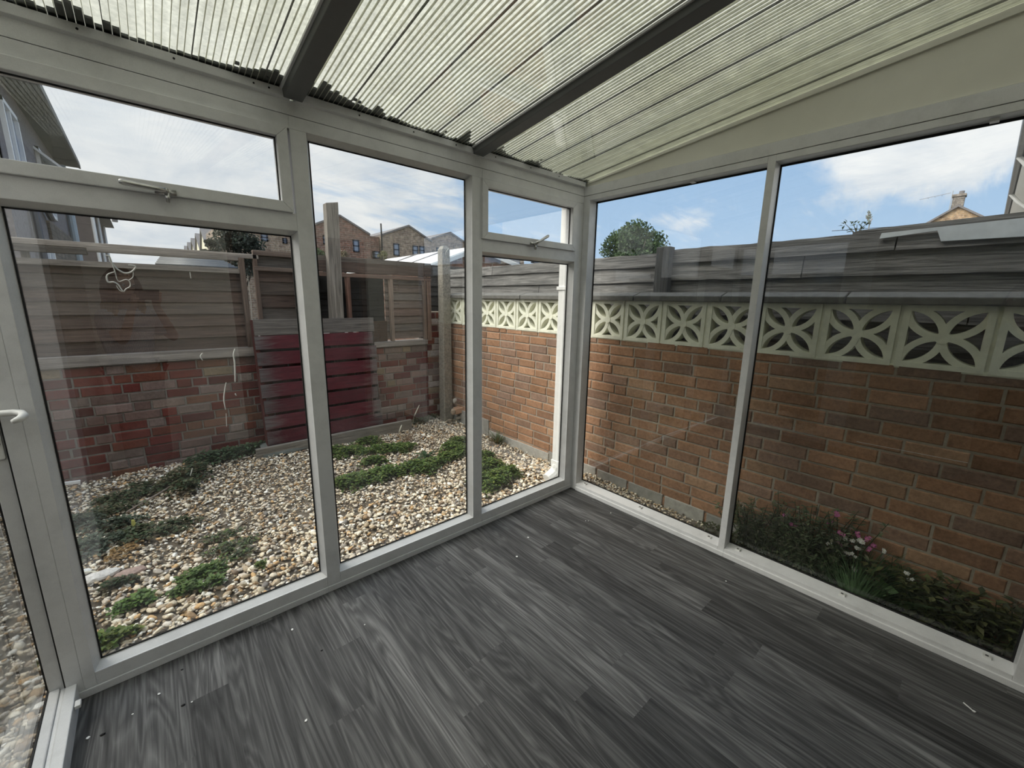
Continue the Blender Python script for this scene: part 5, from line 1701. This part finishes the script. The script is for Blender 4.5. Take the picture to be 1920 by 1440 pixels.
def finalize(o, name, mat, parent, extra=None, voxel=None):
    dg = bpy.context.evaluated_depsgraph_get()
    me = bpy.data.meshes.new_from_object(o.evaluated_get(dg))
    bpy.data.objects.remove(o)
    if extra is not None:
        bm = bmesh.new(); bm.from_mesh(me)
        for V, F in extra:
            vs = [bm.verts.new(tuple(v)) for v in V]
            for f in F: bm.faces.new([vs[i] for i in f])
        bm.to_mesh(me); bm.free()
    if voxel:
        t = bpy.data.objects.new('tmp', me); COL.objects.link(t)
        r = t.modifiers.new('r', 'REMESH'); r.mode = 'VOXEL'; r.voxel_size = voxel; r.use_smooth_shade = True
        s = t.modifiers.new('s', 'SMOOTH'); s.iterations = 3; s.factor = .5
        dg = bpy.context.evaluated_depsgraph_get()
        me2 = bpy.data.meshes.new_from_object(t.evaluated_get(dg)); bpy.data.objects.remove(t); me = me2
    me.materials.clear(); me.materials.append(mat)
    ca = me.color_attributes.get('tint') or me.color_attributes.new('tint', 'FLOAT_COLOR', 'CORNER')
    ca.data.foreach_set('color', np.ones(len(me.loops) * 4, np.float32))
    me.polygons.foreach_set('use_smooth', [True] * len(me.polygons))
    ob = bpy.data.objects.new(name, me); COL.objects.link(ob)
    if parent is not None:
        ob.parent = parent; ob.matrix_parent_inverse = Matrix.Translation(-Vector(parent.location))
    return ob


def A(x, y, z): return np.array([x, y, z], float)


base = A(-2.455, -2.15, 0)
person = empty('person', tuple(base), 'person in striped blouse and dark trousers holding up a phone, mirrored in the wide window', 'person')
pel = A(-2.465, -2.165, .90); wai = A(-2.462, -2.165, 1.04); che = A(-2.465, -2.170, 1.20); nec = A(-2.475, -2.165, 1.345); hed = A(-2.482, -2.150, 1.42)
side = A(.75, -.66, 0)
shR = che + side * .150 + A(0, 0, .085); shL = che - side * .150 + A(0, 0, .085)
elR = A(-2.195, -2.300, 1.085); elL = A(-2.505, -2.010, 1.095)
phC = CAM_POS + RT * .060 - FWD * .013 - UPV * .012
grR = CAM_POS + RT * .128 - FWD * .028 - UPV * .030
grL = CAM_POS - RT * .022 - FWD * .034 - UPV * .045
wrR = grR - A(0, 0, .070) - FW * .035 + side * .020; wrL = grL - A(0, 0, .070) - FW * .030 - side * .010
hipR = pel + side * .085 - A(0, 0, .05); hipL = pel - side * .085 - A(0, 0, .05)
knR = A(-2.405, -2.205, .48); knL = A(-2.525, -2.120, .48)
anR = A(-2.405, -2.225, .075); anL = A(-2.540, -2.135, .075)
ftR = anR + FW * .13 - A(0, 0, .045); ftL = anL + FW * .13 - A(0, 0, .045)
V_ = [pel, wai, che, nec, hed, shR, elR, wrR, grR, shL, elL, wrL, grL, hipR, knR, anR, ftR, hipL, knL, anL, ftL]
E_ = [(0, 1), (1, 2), (2, 3), (3, 4), (2, 5), (5, 6), (6, 7), (7, 8), (2, 9), (9, 10), (10, 11), (11, 12), (0, 13), (13, 14), (14, 15), (15, 16), (0, 17), (17, 18), (18, 19), (19, 20)]
R_ = [(.085, .085), (.078, .078), (.088, .088), (.052, .052), (.050, .05), .052, .036, .025, (.034, .017), .052, .036, .025, (.034, .017), .082, .052, .034, (.038, .024), .082, .052, .034, (.038, .024)]


def calf(a, b, i, ri):
    pass


def add_finger(root_i, pts, rad):
    prev = root_i
    for k, p in enumerate(pts):
        V_.append(p); R_.append(rad * (1 - .12 * k)); E_.append((prev, len(V_) - 1)); prev = len(V_) - 1


# fingers wrap the phone's ends: four over the front edge, thumb behind
for gr, s_, gi in ((grR, 1, 8), (grL, -1, 12)):
    for j, q in enumerate((.033, .012, -.009, -.028)):
        b0 = gr + UPV * q + RT * s_ * .014 - FWD * .000
        L = (.040, .045, .042, .034)[j]
        add_finger(gi, [b0 + RT * s_ * .006, b0 + RT * s_ * .012 + FWD * (.012 if s_ > 0 else .006), b0 + RT * s_ * (.010 - L * .15) + FWD * (.020 if s_ > 0 else .010), b0 - RT * s_ * (L * .35) + FWD * (.019 if s_ > 0 else .010)], .0085)
    b0 = gr - UPV * .020 - FWD * .010
    add_finger(gi, [b0 - RT * s_ * .012 - FWD * .012, b0 - RT * s_ * .030 - FWD * .010 + UPV * .014, b0 - RT * s_ * .045 - FWD * .004 + UPV * .022], .0105)
body_o = skin_obj('body', SKIN, V_, E_, R_, 0, person)
# head
fd = CAM_POS - hed; fd[2] -= .06; fd = fd / np.linalg.norm(fd); sd = np.cross(fd, [0, 0, 1.]); sd /= np.linalg.norm(sd); ud = np.cross(sd, fd)
hc = hed + ud * .095 + fd * .012
Vh, Fh = ICO[3]; HV = []
for p in Vh:
    x, y, z = p                       # x side, y forward, z up
    w = .072 * (1 - .22 * max(0, -z) ** 1.5) ; d = .092; h = .112
    q = np.array([x * w, y * d, z * h])
    if y > .2:
        nose = math.exp(-((x / .16) ** 2) - ((z + .18) / .22) ** 2); q[1] += .020 * nose
        for ex in (-.42, .42): q[1] -= .009 * math.exp(-((x - ex) / .20) ** 2 - ((z - .05) / .14) ** 2)
        q[1] += .006 * math.exp(-((x / .32) ** 2) - ((z + .52) / .09) ** 2)
        q[1] += .010 * math.exp(-((x / .3) ** 2) - ((z + .85) / .18) ** 2)
    HV.append(hc + sd * q[0] + fd * q[1] + ud * q[2])
ears = []
for s_ in (-1, 1):
    V1, F1 = ICO[2]
    ears.append(([hc + sd * (s_ * .072 + p[0] * .010) + fd * (-.005 + p[1] * .018) + ud * (-.01 + p[2] * .030) for p in V1], F1))
finalize(body_o, 'body', SKIN, person, [(HV, Fh)] + ears, voxel=.005)
# eyes and mouth
m = MB()
for s_ in (-1, 1):
    m.tint(.8, .8, .8); c = hc + sd * s_ * .030 + fd * .080 + ud * .006; m.ball(c, .0105, 2); m.tint(.08, .07, .06); m.ball(c + fd * .006, .0060, 2)
m.tint(.45, .18, .16); m.obox(hc + fd * .0885 - ud * .058, sd * .020, fd * .004, ud * .004)
m.build('eyes', TINT, person, smooth=True)
# hair: shoulder-length, dark at the crown and blonde at the ends
m = MB(); r = random.Random(4)
for i in range(430):
    a = r.uniform(.28 * math.pi, 1.72 * math.pi); e = r.uniform(.05, 1.45)
    d0 = sd * math.sin(a) * math.cos(e) + fd * math.cos(a) * math.cos(e) + ud * math.sin(e)
    s0 = hc + sd * np.dot(d0, sd) * .080 + fd * np.dot(d0, fd) * .100 + ud * np.dot(d0, ud) * .122
    outw = sd * math.sin(a) + fd * math.cos(a)
    p1 = hc + outw * r.uniform(.090, .105) + ud * .01; p2 = hc + outw * r.uniform(.085, .112) - A(0, 0, .12); p3 = hc + outw * r.uniform(.07, .115) - A(0, 0, r.uniform(.18, .25)) - FW * .02
    seg = [s0, p1, p2, p3]
    for k in range(3):
        c_ = ((.07, .045, .03), (.16, .10, .06), (.48, .33, .16))[k]; kk = r.uniform(.8, 1.2); m.tint(*(q * kk for q in c_))
        m.tube([seg[k], (seg[k] + seg[k + 1]) / 2 + outw * .006, seg[k + 1]], [.0065, .007, .0055 if k < 2 else .003], 5, cap=False)
m.tint(.06, .04, .03)
Vc, Fc = ICO[3]
cap_v = []
for p in Vc:
    cap_v.append(hc + sd * p[0] * .079 + fd * (p[1] * .097 - .010) + ud * (p[2] * .119 + .006))
m.add(cap_v, [f for f in Fc if not (np.mean([Vc[i][1] for i in f]) > .35 and np.mean([Vc[i][2] for i in f]) < .62) and np.mean([Vc[i][2] for i in f]) > -.75])
m.build('hair', TINT, person, smooth=True)


def mat_stripes():
    t = NT('striped_cotton'); v = t.coord(scale=(60, 60, 8))
    w = t.N('ShaderNodeTexWave', wave_type='BANDS', bands_direction='X'); w.inputs['Scale'].default_value = .9; w.inputs['Distortion'].default_value = 1.2
    t.L(v, w.inputs['Vector'])
    c = t.ramp(w.outputs['Fac'], [(.35, (.22, .25, .34)), (.55, (.74, .75, .78))])
    return t.pbr(c, .85, .2)


BL = mat_stripes()
mR = shR + (elR - shR) * .72; mL = shL + (elL - shL) * .72
bo = skin_obj('blouse', BL, [pel + A(0, 0, -.05), wai, che, nec - A(0, 0, .02), shR, mR, shL, mL, pel + A(0, 0, .05)],
              [(0, 8), (8, 1), (1, 2), (2, 3), (2, 4), (4, 5), (2, 6), (6, 7)], [(.175, .150), (.150, .132), (.152, .136), (.075, .070), .082, .074, .082, .074, (.165, .142)], 1, person)
finalize(bo, 'blouse', BL, person)
SH = mat_plain('dark_cloth', (.035, .03, .032), .85, .15, 20)
hmR = anR + A(0, 0, .03); hmL = anL + A(0, 0, .03)
so = skin_obj('trousers', SH, [pel, hipR, knR, hmR, hipL, knL, hmL], [(0, 1), (1, 2), (2, 3), (0, 4), (4, 5), (5, 6)], [(.118, .112), .100, .088, .080, .100, .088, .080], 0, person)
finalize(so, 'trousers', SH, person)
for an, ft in ((anR, ftR), (anL, ftL)):
    m = MB(); m.tint(1)
    a0 = an - FW * .055; a1 = ft + FW * .075
    sid = np.array([FW[1], -FW[0], 0])
    pts = [a0 - sid * .030, a0 + sid * .030, (a0 + a1) / 2 + sid * .042, a1 - FW * .03 + sid * .042, a1, a1 - FW * .03 - sid * .04, (a0 + a1) / 2 - sid * .034]
    m.prism([(p[0], p[1], .002) for p in pts], (0, 0, .020))
    c = (an + ft) / 2 + FW * .06; m.tube([A(c[0], c[1], .02) + sid * s_ * .045 + A(0, 0, h_) for s_, h_ in ((-1, 0), (-.6, .035), (0, .05), (.6, .035), (1, 0))], .008, 8)
    m.build('sandal', mat_plain('brown_leather', (.22, .10, .05), .6, .1, 20) if 'brown_leather' not in bpy.data.materials else bpy.data.materials['brown_leather'], person)
# the phone itself, held just behind the viewpoint
ph = empty('phone', tuple(phC), 'dark phone held sideways in both hands of the person', 'phone')
m = MB(); m.tint(1); m.obox(phC, RT * .0735, UPV * .0357, FWD * .0038); m.build('case', mat_plain('black_glass', (.015, .015, .018), .15, .05, 5), ph, bevel=.004, seg=3)
m = MB(); m.tint(1); m.obox(phC - FWD * .0042, RT * .070, UPV * .033, FWD * .0004); m.build('screen', mat_plain('screen_glass', (.05, .055, .06), .1, .05, 5), ph)
